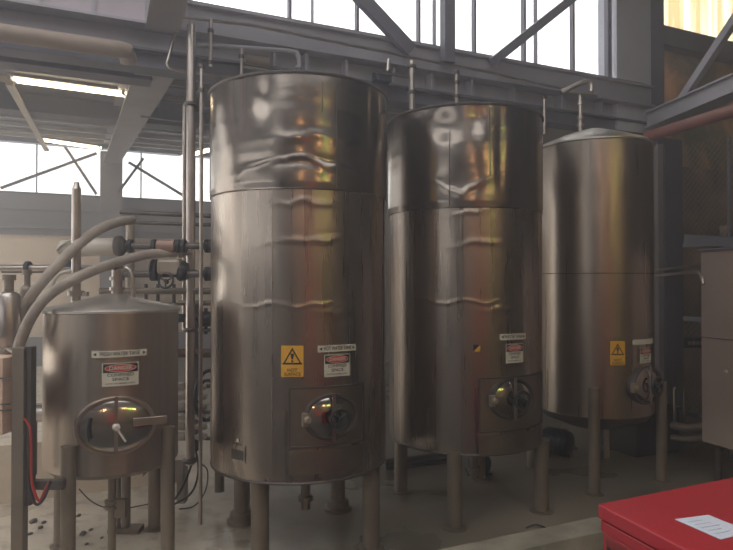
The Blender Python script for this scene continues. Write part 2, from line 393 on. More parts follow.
# ================================================================== TALL TANKS
def crease(a, z, cr):
    d = 0
    for (a0, wa, zc, A, w, *vv) in cr:
        zz = zc+.05*noise.noise(Vector((a*2.3, zc*7, 0)))+.022*noise.noise(Vector((a*8, zc*5, 2)))
        if vv: zz += vv[0]*abs(a-a0)
        d += A*math.exp(-((a-a0)/wa)**2-((z-zz)/w)**2)
    return d
def tall_tank(name, T, label, z0, zs, z1, seed, dents, seams_low, seams_up, patchbox, cr=()):
    root = thing(name, (T.c.x, T.c.y, 0), label, 'tank', 'tall cylindrical steel tanks')
    def dlow(a, z):
        d = .0016*nz(a, z, 1.2, 3.0, seed)+.0004*nz(a, z, 1.5, 9, seed+5)+crease(a, z, cr)
        d -= .010*max(0, 1-(z-z0)/.10)**2*(.6+.8*nz(a, z, 3, 2, seed))
        return d-.001
    def dup_(a, z):
        d = .008+.002*nz(a, z, 2.2, 5, seed+9)+.0012*nz(a, z, 1.6, 12, seed+3)+.0006*nz(a, z, 2, 22, seed+1)+crease(a, z, cr)
        for (a0, zc, wa, wz, am) in dents: d -= .4*am*gauss(a, z, a0, zc, wa, wz)
        k = (z-zs)/(z1-zs)
        return max(-.06, d*(1 if k > .06 else .6+.4*k/.06))
    mb = tank_surface(T, lin(z0, zs+.02, 220), dlow); mb.build('shell', STEEL, root)
    mb = tank_surface(T, lin(zs, z1, 130), dup_, 256); mb.build('upper_jacket', STEELJ, root)
    mb = MB(); mb.lathe(T.c+UP*(z1-.02), UP, [(T.r+.0, 0), (T.r-.01, .012), (.2, .04), (.05, .045)], 64); mb.build('roof', DSTEEL, root)
    mb = MB(); mb.torus(T.c+UP*(z1), UP, T.r+.008, .010, 96, 8); mb.build('top_rim', DSTEEL, root)
    mb = MB(); mb.torus(T.c+UP*(z0+.004), UP, T.r-.008, .009, 96, 8); mb.build('bottom_rim', DSTEEL, root)
    mb = MB(); mb.lathe(T.c+UP*(z0-.05), UP, [(.08, 0), (.3, .01), (T.r-.02, .05), (T.r-.03, .07)], 64); mb.build('bottom_plate', DSTEEL, root)
    mb = MB(); mb.torus(T.c+UP*zs, UP, T.r+.002, .005, 96, 6); mb.build('seam_band', STEELJ, root)
    for (sx, y0, y1) in seams_low+seams_up:
        a, zt, Y = T.hit(sx, y0); _, zb, _ = T.hit(sx, y1); mb = MB()
        up = (sx, y0, y1) in seams_up
        off = (lambda z: dup_(a, z)) if up else (lambda z: dlow(a, z))
        mb.tube([T.pt(a, z, off(z)+.001) for z in lin(zb, zt, 16)], .0028, 6); mb.build('vertical_seam', DSTEEL if up else STEEL, root)
    # patch panel round the manway
    (x0, y0_, x1, y1_) = patchbox
    a0, zt, _ = T.hit(x0, y0_); a1, _, _ = T.hit(x1, y0_); _, zb, _ = T.hit((x0+x1)/2, y1_)
    w = (a1-a0)*T.r; ac = (a0+a1)/2; zc = (zt+zb)/2; h = zt-zb
    mb = MB(); T.patch(mb, ac, zc, w, h, .001, .003, 16); pl = mb.build('manway_panel', mat('panel steel', (.36, .31, .26), .42, 1, .15, 4), root, smooth=False)
    mb = MB(); b = .010
    T.patch(mb, ac, zc, w+b, b, .002, .012, 16, dz=h/2); T.patch(mb, ac, zc, w+b, b, .002, .012, 16, dz=-h/2)
    T.patch(mb, ac, zc, b, h, .002, .012, 3, dx=-w/2); T.patch(mb, ac, zc, b, h, .002, .012, 3, dx=w/2)
    mb.build('panel_frame', DSTEEL, pl, smooth=False)
    mb = MB(); T.patch(mb, ac, zb-.085, w*1.02, .13, .001, .006, 16); mb.build('lower_patch_plate', mat('panel steel', (.36, .31, .26), .42, 1, .15, 4), root, smooth=False)
    return root, dlow, dup_
T1 = Tank(-.427, 3.95, .55); T2 = Tank(.718, 4.55, .55); T3 = Tank(1.895, 5.17, .46); T4 = Tank(-1.49, 3.65, .37)
offs = [(-.2, -.43), (.43, -.2), (-.43, .2), (.2, .43)]
ad = lambda T, x: T.hit(x, 100)[0]
r1, dl1, du1 = tall_tank('tall_tank', T1, 'largest dented steel tank, with yellow warning sign and dark nameplate low at left', .49, 2.115, 2.755, 3,
    [(ad(T1, 262), 2.62, .10, .10, .05), (ad(T1, 240), 2.66, .06, .16, .03), (ad(T1, 350), 2.55, .3, .1, .012), (ad(T1, 300), 2.27, .5, .035, .016), (ad(T1, 372), 2.6, .08, .16, .03)],
    [(272, 200, 476)], [(336, 80, 188), (322, 82, 112)], (290, 388, 362, 445), [(ad(T1, 302), .50, 2.29, .006, .018, -.12), (ad(T1, 300), .35, 2.40, .004, .03), (ad(T1, 305), .35, 2.03, .004, .016), (ad(T1, 320), .4, 1.80, .0045, .018), (ad(T1, 310), .7, 1.475, .0028, .011), (ad(T1, 345), .25, 1.43, .004, .02)])
r2, dl2, du2 = tall_tank('tall_tank', T2, 'middle tall steel tank with crumpled top and small black and yellow sticker', .48, 2.085, 2.755, 17,
    [(ad(T2, 445), 2.62, .16, .10, .05), (ad(T2, 478), 2.66, .10, .10, .045), (ad(T2, 500), 2.5, .06, .3, .02), (ad(T2, 460), 2.25, .22, .10, .022), (ad(T2, 528), 2.6, .1, .14, .03)],
    [(461, 210, 452)], [(450, 130, 206), (490, 108, 176)], (479, 378, 540, 430), [(ad(T2, 462), .34, 2.16, .005, .02, .3), (ad(T2, 470), .25, 2.05, .004, .014), (ad(T2, 480), .3, 1.84, .0045, .018), (ad(T2, 465), .7, 1.475, .0026, .011), (ad(T2, 505), .25, 1.42, .004, .02)])
legs(T1, r1, offs, .052, [.5]*4, big=(2, 3)); legs(T2, r2, [(-.17, -.5), (.48, -.2), (-.48, .2), (.17, .5)], .05, [.5]*4)
hot_sign(T1, r1, 292.5, 361, 22, 31); name_sign(T1, r1, 337.5, 348, 42, 6.5, 'HOT WATER TANK'); danger_sign(T1, r1, 337, 365, 28, 22)
manway(T1, r1, 331, 416, 27, 23)
name_sign(T2, r2, 513, 336.5, 32, 6, 'WATER TANK'); danger_sign(T2, r2, 514, 353, 21.5, 19)
manway(T2, r2, 511, 398, 20.5, 20.5)
# sticker
a, z, Y = T2.hit(476.5, 348); mb = MB(); T2.poly(mb, a, z, [(-.022, .022), (.018, .022), (-.022, -.022)], [(0, 1, 2)], .007); st = mb.build('sticker', SBLK, r2, smooth=False)
mb = MB(); T2.poly(mb, a, z, [(.022, .022), (.022, -.022), (-.018, -.022)], [(0, 1, 2)], .007); mb.build('sticker_corner', YEL, st, smooth=False)
# nameplate on tank 1
a, z, Y = T1.hit(238.5, 453); mb = MB(); T1.patch(mb, a, z, .105, .10, .003, .003); npl = mb.build('nameplate', STEEL, r1, smooth=False)
mb = MB(); T1.patch(mb, a, z, .09, .055, .0065, .001, dz=-.005); mb.build('etched_panel', DSTEEL, npl, smooth=False)
mb = MB(); T1.patch(mb, a, z, .016, .018, .003, .002, dz=.075); mb.build('sticker', WHITE, r1, smooth=False)
for T, r_, px in ((T1, r1, 303), (T2, r2, 470)):
    mb = MB(); p = T.c+Vector((.05, -.1, 0)); mb.cyl(p+UP*.47, p+UP*.2, .03, 14); mb.lathe(p+UP*.25, UP, [(.045, 0), (.045, .03)], 14); dp = mb.build('drain_pipe', LEG, r_)

# ---------------- domed tank (right)
r3 = thing('domed_tank', (T3.c.x, T3.c.y, 0), 'slimmer smooth steel tank with conical lid and outside legs, farthest right of the tanks', 'tank', 'tall cylindrical steel tanks')
def d3(a, z):
    d = .0015*nz(a, z, 1.2, 2.5, 40)+.0008*nz(a, z, 2, 9, 44)
    d += .0035*nz(a, z, 2.4, 4.5, 47)*max(0, min(1, (z-1.75)/.5))
    return d-.002
tank_surface(T3, lin(.56, 1.665, 40), d3).build('lower_shell', STEEL3, r3)
tank_surface(T3, lin(1.668, 2.70, 60), d3).build('upper_shell', STEEL3, r3)
mb = MB(); mb.torus(T3.c+UP*1.667, UP, T3.r-.001, .004, 96, 6); mb.build('seam_band', DSTEEL, r3)
mb = MB(); mb.lathe(T3.c, UP, [(T3.r-.003, 2.695), (T3.r+.012, 2.70), (T3.r+.012, 2.712), (T3.r-.02, 2.735), (.3, 2.795), (.08, 2.87), (.05, 2.875)], 96); lid = mb.build('conical_lid', DOME, r3)
mb = MB(); mb.lathe(T3.c, UP, [(.06, .40), (.2, .42), (T3.r-.05, .50), (T3.r-.003, .565)], 64); mb.build('dished_bottom', DSTEEL, r3)
legs(T3, r3, [(-.175, -.475), (.475, -.175), (-.475, .175), (.175, .475)], .042, [.80, .80, .80, .80], LEG)
hot_sign(T3, r3, 617, 353, 15, 24); danger_sign(T3, r3, 645, 355, 18.5, 15)
a, z, Y = T3.hit(644, 341.5); mb = MB(); T3.patch(mb, a, z, .26, .04, .006); s_ = mb.build('name_sign', WHITE, r3, smooth=False); s_['label'] = 'blank looking white name strip'
manway(T3, r3, 645, 385, 15, 19)
pv = P(581, 128, 5.17)
mb = MB(); mb.cyl((pv.x, pv.y, 2.82), (pv.x, pv.y, 3.16), .018, 12)
for zz in (2.90, 2.96, 3.08): mb.lathe((pv.x, pv.y, zz), UP, [(.03, 0), (.03, .022)], 12)
v3 = mb.build('vent_pipe', PIPE, r3)
mb = MB(); mb.tube([P(562, 92, 5.17), P(576, 85, 5.17), P(588, 81, 5.17), P(592, 84, 5.17), P(592, 91, 5.17)], .022, 10, 3); mb.tube([P(570, 92, 5.17), P(598, 95, 5.17)], .012, 8); mb.build('gooseneck', PIPE, v3)

# ---------------- small tank (left)
r4 = thing('fresh_water_tank', (T4.c.x, T4.c.y, 0), 'small squat steel tank with wide oval manway and shallow conical lid at left', 'tank')
def d4(a, z): return .0012*nz(a, z, 1.2, 2.5, 60)-.002
tank_surface(T4, lin(.57, 1.43, 40), d4).build('shell', STEEL4, r4)
mb = MB(); mb.lathe(T4.c, UP, [(T4.r-.004, 1.425), (T4.r+.008, 1.43), (T4.r+.008, 1.442), (T4.r-.015, 1.458), (.2, 1.49), (.06, 1.53), (.04, 1.532)], 96); mb.build('conical_lid', DOME, r4)
mb = MB(); mb.lathe(T4.c, UP, [(.05, .48), (.15, .50), (T4.r-.03, .545), (T4.r-.003, .575)], 64); mb.build('bottom_plate', LEG, r4)
mb = MB(); p = P(117, 290, 3.65); c4 = Vector((p.x, 3.65, 0)); mb.cyl(c4+UP*1.51, c4+UP*1.67, .03, 16)
for zz in (1.55, 1.61): mb.lathe(c4+UP*zz, UP, [(.042, 0), (.042, .02)], 16)
mb.build('lid_neck', PIPE, r4)
mb = MB(); mb.tube([c4+UP*1.66, c4+Vector((.06, 0, 1.68)), c4+Vector((.09, 0, 1.62)), c4+Vector((.095, 0, 1.50))], .014, 10, 4); mb.build('breather_bend', PIPE, r4)
c = Vector((P(76, 280, 3.6).x, 3.6, 0)); mb = MB(); mb.cyl(c+UP*1.44, c+UP*2.14, .026, 16); mb.lathe(c+UP*2.14, UP, [(.026, 0), (.017, .02), (.015, .04)], 14); up_ = mb.build('standpipe', PIPE, r4)
mb = MB(); mb.lathe(c+UP*1.52, UP, [(.045, 0), (.045, .03)], 16); mb.box(c+Vector((.04, 0, 1.53)), .06, .03, .025); mb.build('pipe_clamp', PIPE, up_)
legs(T4, r4, [(-.075, -.385), (.365, -.125), (-.365, .125), (.115, .385)], .038, [.74, .78, .6, .6], LEG)
for dx in (-.2, .22):
    mb = MB(); q = T4.c+Vector((dx, .05, 0)); mb.add([q+Vector((-.06, 0, .57)), q+Vector((.06, 0, .57)), q+Vector((-.06, 0, .44)), q+Vector((-.06, .01, .57)), q+Vector((.06, .01, .57)), q+Vector((-.06, .01, .44))], [(0, 1, 2), (3, 5, 4), (0, 3, 4, 1), (1, 4, 5, 2), (2, 5, 3, 0)]); mb.build('gusset', LEG, r4, smooth=False)
name_sign(T4, r4, 120.5, 353.5, 52, 6.5, 'FRESH WATER TANK'); danger_sign(T4, r4, 121, 374, 34, 23)
manway(T4, r4, 116.5, 425, 38.5, 29, hasarm=True, wheel=False)
mb = MB(); q = P(113, 500, 3.5); q.z = 0; mb.cyl(q+UP*.02, q+UP*.56, .022, 14); mb.lathe(q+UP*.33, UP, [(.04, 0), (.04, .015)], 14); mb.lathe(q+UP*.36, UP, [(.04, 0), (.04, .015)], 14); mb.box(q+Vector((.05, 0, .33)), .06, .04, .10); mb.build('drain_pipe', LEG, r4)
q = P(127, 500, 4.0); q.z = 0; mb = MB(); mb.cyl(q+UP*.03, q+UP*.6, .028, 14); mb.box(q+UP*.015, .2, .1, .03); mb.cyl(q+Vector((-.05, 0, .03)), q+Vector((-.05, 0, .6)), .016, 10)
tag(mb.build('pipe_support', LEG), 'twin upright pipe stand on a base bar, seen beneath the small tank', 'pipe')

# ================================================================== SETTING
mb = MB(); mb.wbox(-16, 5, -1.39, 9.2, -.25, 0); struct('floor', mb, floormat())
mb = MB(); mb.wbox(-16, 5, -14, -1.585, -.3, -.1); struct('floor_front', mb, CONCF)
mb = MB(); mb.wbox(-16, 5, -1.59, -1.385, -.2, .012); struct('trim_1', mb, KERB)
mb = MB(); mb.wbox(-9, -4.55, .6, .72, 0, .42); struct('wall_low', mb, WBUND)
# far wall: beige below, grey above, window strip
mb = MB(); mb.wbox(-10.6, .5, 8.9, 9.1, 0, 2.5); struct('wall_far', mb, WBEIGE)
mb = MB(); mb.wbox(-10.6, .5, 8.85, 9.05, 2.5, 3.28); mb.wbox(-10.6, .5, 8.78, 8.86, 2.62, 2.72); mb.wbox(-10.6, .5, 8.80, 8.88, 2.98, 3.02); struct('wall_far_cladding', mb, WGREY)
mb = MB(); mb.wbox(-10.6, .5, 8.75, 8.85, 0.0, .55); struct('baseboard_far', mb, WGREY)
mb = MB(); mb.wbox(-10.6, .5, 8.86, 9.05, 3.28, 3.32); mb.wbox(-10.6, .5, 8.86, 9.05, 4.27, 4.40)
for s in [-9.8+1.9*i for i in range(6)]:
    mb.wbox(s-.012, s+.012, 8.94, 8.98, 3.3, 4.3)
w = struct('window_1', mb, TRUSS)
mb = MB(); mb.wbox(-10.6, .5, 8.955, 8.965, 3.32, 4.27); mb.build('pane', GLASS, w, smooth=False)
# far bay roof with purlins
mb = MB()
for i in range(1):
    for (sa, sb, ta, tb) in ((-7.3, .5, .15, 9.3), (-10.6, -7.3, .15, .6), (-10.6, -7.3, 8.3, 9.3), (-10.6, -10.3, .6, 8.3)):
        vs = [W(s, t, 3.52+.095*t+dz) for s in (sa, sb) for t in (ta, tb) for dz in (0, .06)]
        mb.add(vs, [(0, 1, 3, 2), (4, 6, 7, 5), (0, 4, 5, 1), (2, 3, 7, 6), (0, 2, 6, 4), (1, 5, 7, 3)])
struct('ceiling', mb, ROOF)
mb = MB(); vs = [W(s, t, 3.53+.095*t+dz) for s in (-10.3, -7.3) for t in (.6, 8.3) for dz in (0, .006)]; mb.add(vs, [(0, 1, 3, 2), (4, 6, 7, 5), (0, 4, 5, 1), (2, 3, 7, 6), (0, 2, 6, 4), (1, 5, 7, 3)]); struct('window_added_far_roof', mb, GLASS)  # unseen skylight added to brighten the left of the far bay
for i, t in enumerate((1.2, 2.2, 3.1, 5.0, 5.9, 6.8, 7.6, 8.3)):
    mb = MB(); z = 3.52+.095*t; mb.wbox(-7.3, .4, t-.03, t+.0, z-.06, z); mb.wbox(-7.3, .4, t-.05, t-.03, z-.07, z-.055)
    tag(mb.build('roof_purlin', CREAM, smooth=False), 'thin pale purlin running along under the far bay roof', 'beam', 'roof purlins of the far bay')
mb = MB(); mb.wbox(-10, .4, 4.0, 4.15, 3.68, 3.90); mb.wbox(-10, .4, 3.93, 4.22, 3.665, 3.69)
tag(mb.build('ceiling_beam', BEAMD, smooth=False), 'dark ceiling beam crossing behind the lit fluorescent fixtures', 'beam')
# front bay: upper wall zone with clerestory
s180 = SX(186, 0)
mb = MB(); mb.wbox(s180, 0.0, -.02, .10, 5.15, 5.3)
for x, wd in ((290, .022), (313, .008), (358, .02), (420, .018), (436, .008), (476, .02), (526, .022), (538, .007), (575, .022), (611, .05)):
    s = SX(x, 0); mb.wbox(s-wd/2, s+wd/2, .0, .05, 3.6, 5.2)
mb.wbox(s180-.0, .0, -.04, .1, 3.58, 3.615); mb.wbox(s180, s180+.03, 0, .05, 3.6, 5.2)
mb.wbox(s180, 0, 0, .05, 4.75, 4.78)
w2 = struct('window_2', mb, TRUSS)
mb = MB(); mb.wbox(s180, 0, .022, .028, 3.6, 5.15); mb.build('pane', GLASS, w2, smooth=False)
# girder below the clerestory
gd = thing('girder', W(-6, 0, 3.1), 'long grey built-up steel girder under the tall windows', 'beam')
mb = MB(); mb.wbox(-12, .1, -.03, .12, 3.38, 3.59); mb.wbox(-12, .1, -.09, .0, 3.375, 3.392); mb.wbox(-12, .1, -.075, .0, 3.575, 3.592); mb.build('upper_channel', BEAM, gd, smooth=False)
mb = MB(); mb.wbox(-12, .1, .06, .14, 3.23, 3.38); mb.build('recessed_web', BEAM, gd, smooth=False)
mb = MB(); mb.wbox(-12, .1, .03, .15, 3.11, 3.23); mb.wbox(-12, .1, -.03, .16, 3.215, 3.232); mb.wbox(-12, .1, -.01, .16, 3.10, 3.115); mb.build('lower_channel', BEAMD, gd, smooth=False)
for x in (273, 305, 345, 392, 430, 470, 512, 560, 600):
    s = SX(x, 0); mb = MB(); mb.wbox(s-.012, s+.012, -.04, .06, 3.24, 3.37); mb.build('cleat', BEAM, gd, smooth=False)
# cladding left of clerestory
mb = MB(); mb.wbox(-13, s180, 0, .06, 3.6, 5.3); mb.wbox(-13, s180, -.05, .0, 3.40, 3.62)
wc = struct('wall_clerestory', mb, PANEL)
mb = MB()
for x in (40, 92, 146): s = SX(x, -.05); mb.wbox(s-.012, s+.012, -.065, -.045, 3.40, 5.0)
mb.build('cover_strip', BEAM, wc, smooth=False)
# truss in front of the window
tr = thing('roof_truss', W(-3, -.15, 3.6), 'dark steel truss with one wide post and two diagonals across the windows', 'truss')
mb = MB(); a, b = WP(448, 62, -.12), WP(448, -140, -.12); mb.bar(a, b, .10, .08, N); mb.build('post', TRUSS, tr, smooth=False)
mb = MB(); mb.bar(WP(411, 50, -.12), WP(284, -86, -.12), .11, .06, N); mb.build('diagonal', TRUSS, tr, smooth=False)
mb = MB(); mb.bar(WP(492, 62, -.12), WP(660, -72, -.12), .075, .06, N); mb.build('diagonal', TRUSS, tr, smooth=False)
# frame rafters and columns on s=-4.68
SF = -4.68
def ibeam(mb, a, b, w, h, tf=.015, up=None):
    a = Vector(a); b = Vector(b); d = (b-a).normalized(); s = d.cross(UP).normalized(); u = s.cross(d)
    mb.bar(a+u*(h/2), b+u*(h/2), w, tf); mb.bar(a-u*(h/2), b-u*(h/2), w, tf); mb.bar(a, b, tf, h)
mb = MB(); ibeam(mb, W(SF, .2, 3.34), W(SF, 8.4, 4.1), .29, .36, .02)
tag(mb.build('rafter', RAFT, smooth=False), 'pale steel rafter running away from the girder to the far wall', 'beam')
mb = MB(); ibeam(mb, W(SF, -.12, 3.50), W(SF, -4.5, 4.35), .22, .36, .02)
tag(mb.build('rafter', RAFT, smooth=False), 'steel rafter at the top edge, coming forward from the girder', 'beam')
mb = MB(); ibeam(mb, W(SF, 8.6, 0), W(SF, 8.6, 4.1), .36, .3) if False else mb.wbox(SF-.2, SF+.2, 8.5, 8.75, 0, 4.15)
tag(mb.build('wall_column', RAFT, smooth=False), 'grey steel column against the far wall between its window strips', 'column')
tb = thing('column', W(-.22, .3, 0), 'wide pale grey steel column right of the tall windows', 'column')
s0, s1 = SX(618, .0), SX(652, .0)
mb = MB(); mb.wbox(s0, s1, .0, .25, 2.95, 5.2); mb.wbox(s0, s1, .02, .23, 0, 2.95); mb.build('column_face', COLM, tb, smooth=False)
s2 = SX(667, .0); mb = MB(); mb.wbox(s1, s2, .02, .3, 3.1, 5.2); mb.build('dark_flange', BEAMD, tb, smooth=False)
mb = MB(); mb.wbox(SX(666, 0), SX(683, 0), .0, .2, 0, 3.1); tag(mb.build('door_post', BEAMD, smooth=False), 'dark steel post beside the mesh fence, right of the pale column', 'column')
mb = MB(); a = WP(659, 300, -.08); a.z = 0; mb.box(a+UP*1.5, .07, .05, 3.0, (D, N, UP)); tag(mb.build('cable_conduit', RAFT, smooth=False), 'thin pale vertical cable duct on the column behind the domed tank', 'conduit')
# right: wall continuing beyond the column
mb = MB(); mb.wbox(.3, 5, .30, .40, 0, 2.9); struct('wall_right_lower', mb, BROWNW)
mb = MB(); mb.wbox(.3, 5, .32, .38, 2.9, 4.19); wu = struct('wall_right_upper', mb, STAIN)
mb = MB(); mb.wbox(.25, 5, .2, .45, 4.19, 4.40); tag(mb.build('lintel_beam', BEAMD, smooth=False), 'dark horizontal beam under the yellowed translucent sheets', 'beam')
mb = MB()
vs = []; n = 120
for i in range(n+1):
    s = .25+4.75*i/n; off = .012*sin(s*2*pi/.09)
    vs += [W(s, .34+off, 4.40), W(s, .34+off, 5.7)]
mb.add(vs, [(2*i, 2*i+2, 2*i+3, 2*i+1) for i in range(n)])
w3 = struct('window_3', mb, FIBRE)
def RW(q, z, o=0.): return W(.3, 0, 0)+Q*q+O*o+UP*z
mb = MB(); a = P(652, 121, 6.25); b = P(742, 83, 5.3); mb.bar(a, b, .12, .14); mb.bar(a-UP*.075, b-UP*.075, .2, .015); mb.bar(a+UP*.075, b+UP*.075, .2, .015)
tag(mb.build('tie_beam', BEAM, smooth=False), 'grey steel beam slanting up to the right edge above the red pipe', 'beam')
mb = MB(); a = P(680, 101, 5.95); b = P(742, 8, 5.3); mb.bar(a, b, .03, .07); mb.bar(a+Vector((.03, 0, -.02)), b+Vector((.03, 0, -.02)), .05, .012)
tag(mb.build('diagonal_brace', BEAM, smooth=False), 'angle iron brace rising steeply to the right edge above the tie beam', 'brace')
mb = MB(); mb.cyl(P(648, 136, 5.9), P(745, 107, 4.9), .052, 18); tag(mb.build('fire_pipe', REDPIPE), 'thick oxide red pipe running under the tie beam at right', 'pipe')
# mesh fence
fn = thing('mesh_fence', P(684, 400, 5.9)*1.0, 'dark chain link fence panel between the post and the steel cabinet', 'fence')
fa = P(684, 300, 5.95); fa.z = 0; fb = fa+Q*2.2
mb = MB()
L = 2.2; Z1 = 2.9; st = .06
k = -Z1
while k < L:
    for sg in (1, -1):
        x0, x1 = k, k+Z1; a0_, a1_ = max(0, x0), min(L, x1)
        if a1_ > a0_:
            z_0 = (a0_-x0); z_1 = (a1_-x0)
            if sg < 0: z_0, z_1 = Z1-z_0, Z1-z_1
            p = fa+Q*a0_+UP*z_0; q = fa+Q*a1_+UP*z_1
            mb.tube([p, q], .0022, 3, cap=False)
    k += st*1.0
mb.build('chain_link', WIRE, fn, smooth=False)
mb = MB()
for zz in (.35, 1.25, 1.95): mb.bar(fa+UP*zz, fb+UP*zz, .03, .04)
mb.cyl(fa+Q*.45+O*.06, fa+Q*.45+O*.06+UP*2.9, .02, 10)
mb.build('fence_rail', BEAMD, fn, smooth=False)
mb = MB(); mb.box(P(719, 238, 5.6)+O*.2, .2, .15, .24, (Q, O, UP)); tag(mb.build('junction_box', BROWNW, smooth=False), 'small square box on the fence just above the steel cabinet', 'box')
mb = MB(); mb.bar(P(685, 239, 5.95)+O*.02, P(742, 243, 5.2)+O*.15, .06, .09); tag(mb.build('fence_beam', BEAMD, smooth=False), 'dark horizontal rail across the fence above the cabinet', 'beam')
# steel cabinet right
cb0 = P(701, 300, 5.0); cb0.z = 0; ztop = H+(HY-251)/F*5.0
cab = thing('steel_cabinet', cb0+Q*.4, 'brown tinted stainless steel cabinet cut off by the right edge', 'cabinet')
mb = MB(); mb.box(cb0+Q*.55+O*.3+UP*(ztop/2+.16), 1.1, .6, ztop-.32, (Q, O, UP)); mb.build('cabinet_body', CABST, cab, smooth=False, bevel=.004)
mb = MB(); mb.box(cb0+Q*.55+O*.3+UP*(ztop+.008), 1.13, .64, .018, (Q, O, UP)); mb.build('cabinet_top', BEAMD, cab, smooth=False)
zz = H+(HY-338)/F*4.9; mb = MB(); mb.box(cb0+Q*.55-O*.003+UP*zz, 1.1, .006, .006, (Q, O, UP)); mb.build('panel_seam', DARK, cab, smooth=False)
mb = MB(); mb.lathe(P(728, 371, 4.72)-O*.02, -O, [(.012, 0), (.012, .02)], 10); mb.build('knob', CREAM, cab)
for q in (.06, 1.0): mb = MB(); mb.cyl(cb0+Q*q+O*.1, cb0+Q*q+O*.1+UP*.33, .025, 10); mb.build('leg', DSTEEL, cab)
mb = MB(); mb.tube([P(655, 270.5, 5.5), P(702, 265, 5.1)], .014, 10); tag(mb.build('water_pipe', PIPE), 'upper thin bright pipe entering the steel cabinet', 'pipe')
mb = MB(); mb.tube([P(655, 276, 5.5), P(694, 272, 5.1), P(701, 275, 5.0), P(703, 284, 4.96)], .014, 10, 4); tag(mb.build('water_pipe', PIPE), 'lower thin bright pipe bending down beside the steel cabinet', 'pipe')
mb = MB(); mb.tube([P(672, 425, 5.6), P(690, 428, 5.4), P(708, 426, 5.2), P(740, 424, 4.9)], .035, 12, 4); tag(mb.build('floor_pipe', LEG), 'upper fat steel pipe low down under the cabinet', 'pipe')
mb = MB(); mb.tube([P(672, 437, 5.6), P(690, 439, 5.4), P(706, 436, 5.2), P(715, 430, 5.1), P(742, 440, 4.8)], .032, 12, 4); tag(mb.build('floor_pipe', LEG), 'lower fat steel pipe near the floor under the cabinet', 'pipe')
sg = thing('keypad_box', P(694, 345, 5.5), 'small black plate with pale marks on the fence beside the cabinet', 'box')
mb = MB(); mb.box(P(694.5, 342.5, 5.5), .19, .03, .085, (Q, O, UP)) if False else mb.box(P(694.5, 342.5, 5.5), .19, .03, .09); mb.build('plate', BLACKM, sg, smooth=False)
mb = MB()
for i, wd in enumerate((.02, .03, .02, .025)): mb.box(P(689+i*4.2, 343, 5.47), wd, .01, .03)
mb.build('mark', TANM, sg, smooth=False)
mb = MB(); mb.bar(P(674, 388, 5.75), P(674, 424, 5.75), .02, .02); mb.bar(P(674, 388, 5.75), P(684, 388, 5.75), .02, .02); mb.bar(P(684, 388, 5.75), P(684, 424, 5.75), .02, .02)
tag(mb.build('rail_hoop', LEG, smooth=False), 'small pale rectangular hoop low against the dark post', 'rail')
# dark box + white post behind domed tank legs
mb = MB(); p = P(636, 440, 6.0); p.z = .2; mb.box(p, .56, .5, .40, (D, N, UP)); mb.box(p+UP*.21, .6, .54, .02, (D, N, UP)); tag(mb.build('plinth_box', DARK, smooth=False, bevel=.01), 'dark low box on the floor behind the domed tank', 'box')
mb = MB(); p = P(606, 440, 5.65); p.z = 0; mb.box(p+UP*.16, .04, .03, .32, (D, N, UP)); tag(mb.build('marker_post', CREAM, smooth=False), 'short white upright strip beside the dark low box', 'post')
# far braces
def brace(x0, y0, x1, y1, lab):
    a = WP(x0, y0, 8.5); b = WP(x1, y1, 8.5); mb = MB(); mb.bar(a, b, .05, .05); tag(mb.build('window_brace', TRUSS, smooth=False), lab, 'brace', 'braces across the far windows')
brace(0, 188, 96, 153, 'long shallow brace across the far window left of the wall column')
brace(64, 146, 96, 194, 'short steep brace falling toward the wall column from the left')
brace(128, 162, 184, 196, 'brace falling right from the wall column across the far window')
brace(143, 158, 118, 192, 'short steep brace rising right from the foot of the wall column')
# duct
mb = MB(); a = WP(-30, 28, -.0); 
pts = [W(-8, .0, 3.15), W(SX(60, 0), .0, 3.15), W(SX(118, 0), .0, 3.15), W(SX(124, 0), .02, 3.14), W(SX(127, 0), .06, 3.1)]
mb.tube([p-N*.14 for p in pts], .055, 16, 3); tag(mb.build('air_duct', DUCT), 'tan round duct hung under the girder at upper left, ending in a rounded elbow', 'duct')
mb = MB(); mb.wbox(-9, SX(150, .5), .4, .55, 3.15, 3.30); mb.wbox(-9, SX(150, .5), .38, .57, 3.135, 3.15); tag(mb.build('service_beam', BEAMD, smooth=False), 'dark beam below the tan duct at upper left', 'beam')
# pipe along girder
mb = MB(); mb.tube([WP(183, 16, -.14), WP(250, 24, -.14), WP(380, 50, -.14), WP(496, 73, -.14), WP(600, 97, -.14)], .012, 8); tag(mb.build('girder_conduit', PIPE), 'long thin pipe clipped along the face of the girder', 'pipe')
mb = MB(); mb.tube([WP(183, 16, -.15), WP(178, 20, -.15), WP(168, 56, -.15), WP(167, 63, -.15), WP(175, 69, -.15), WP(215, 75, -.15), WP(244, 79, -.15)], .011, 8, 3); tag(mb.build('bent_pipe', PIPE), 'thin pipe dropping from the girder pipe and bending right toward the largest tank', 'pipe')
for (x0, y0, x1, y1, t, l) in ((152, 99, 212, 108, 2.2, 'upper'), (158, 86, 212, 92, 2.2, 'top'), (140, 116, 212, 125, 2.2, 'lower')):
    mb = MB(); mb.cyl(WP(x0, y0, t), WP(x1+30, y1+3, t), .012, 8); tag(mb.build('ceiling_conduit', RAFT), l+' of three thin pale conduits under the roof beside the rafter', 'conduit')
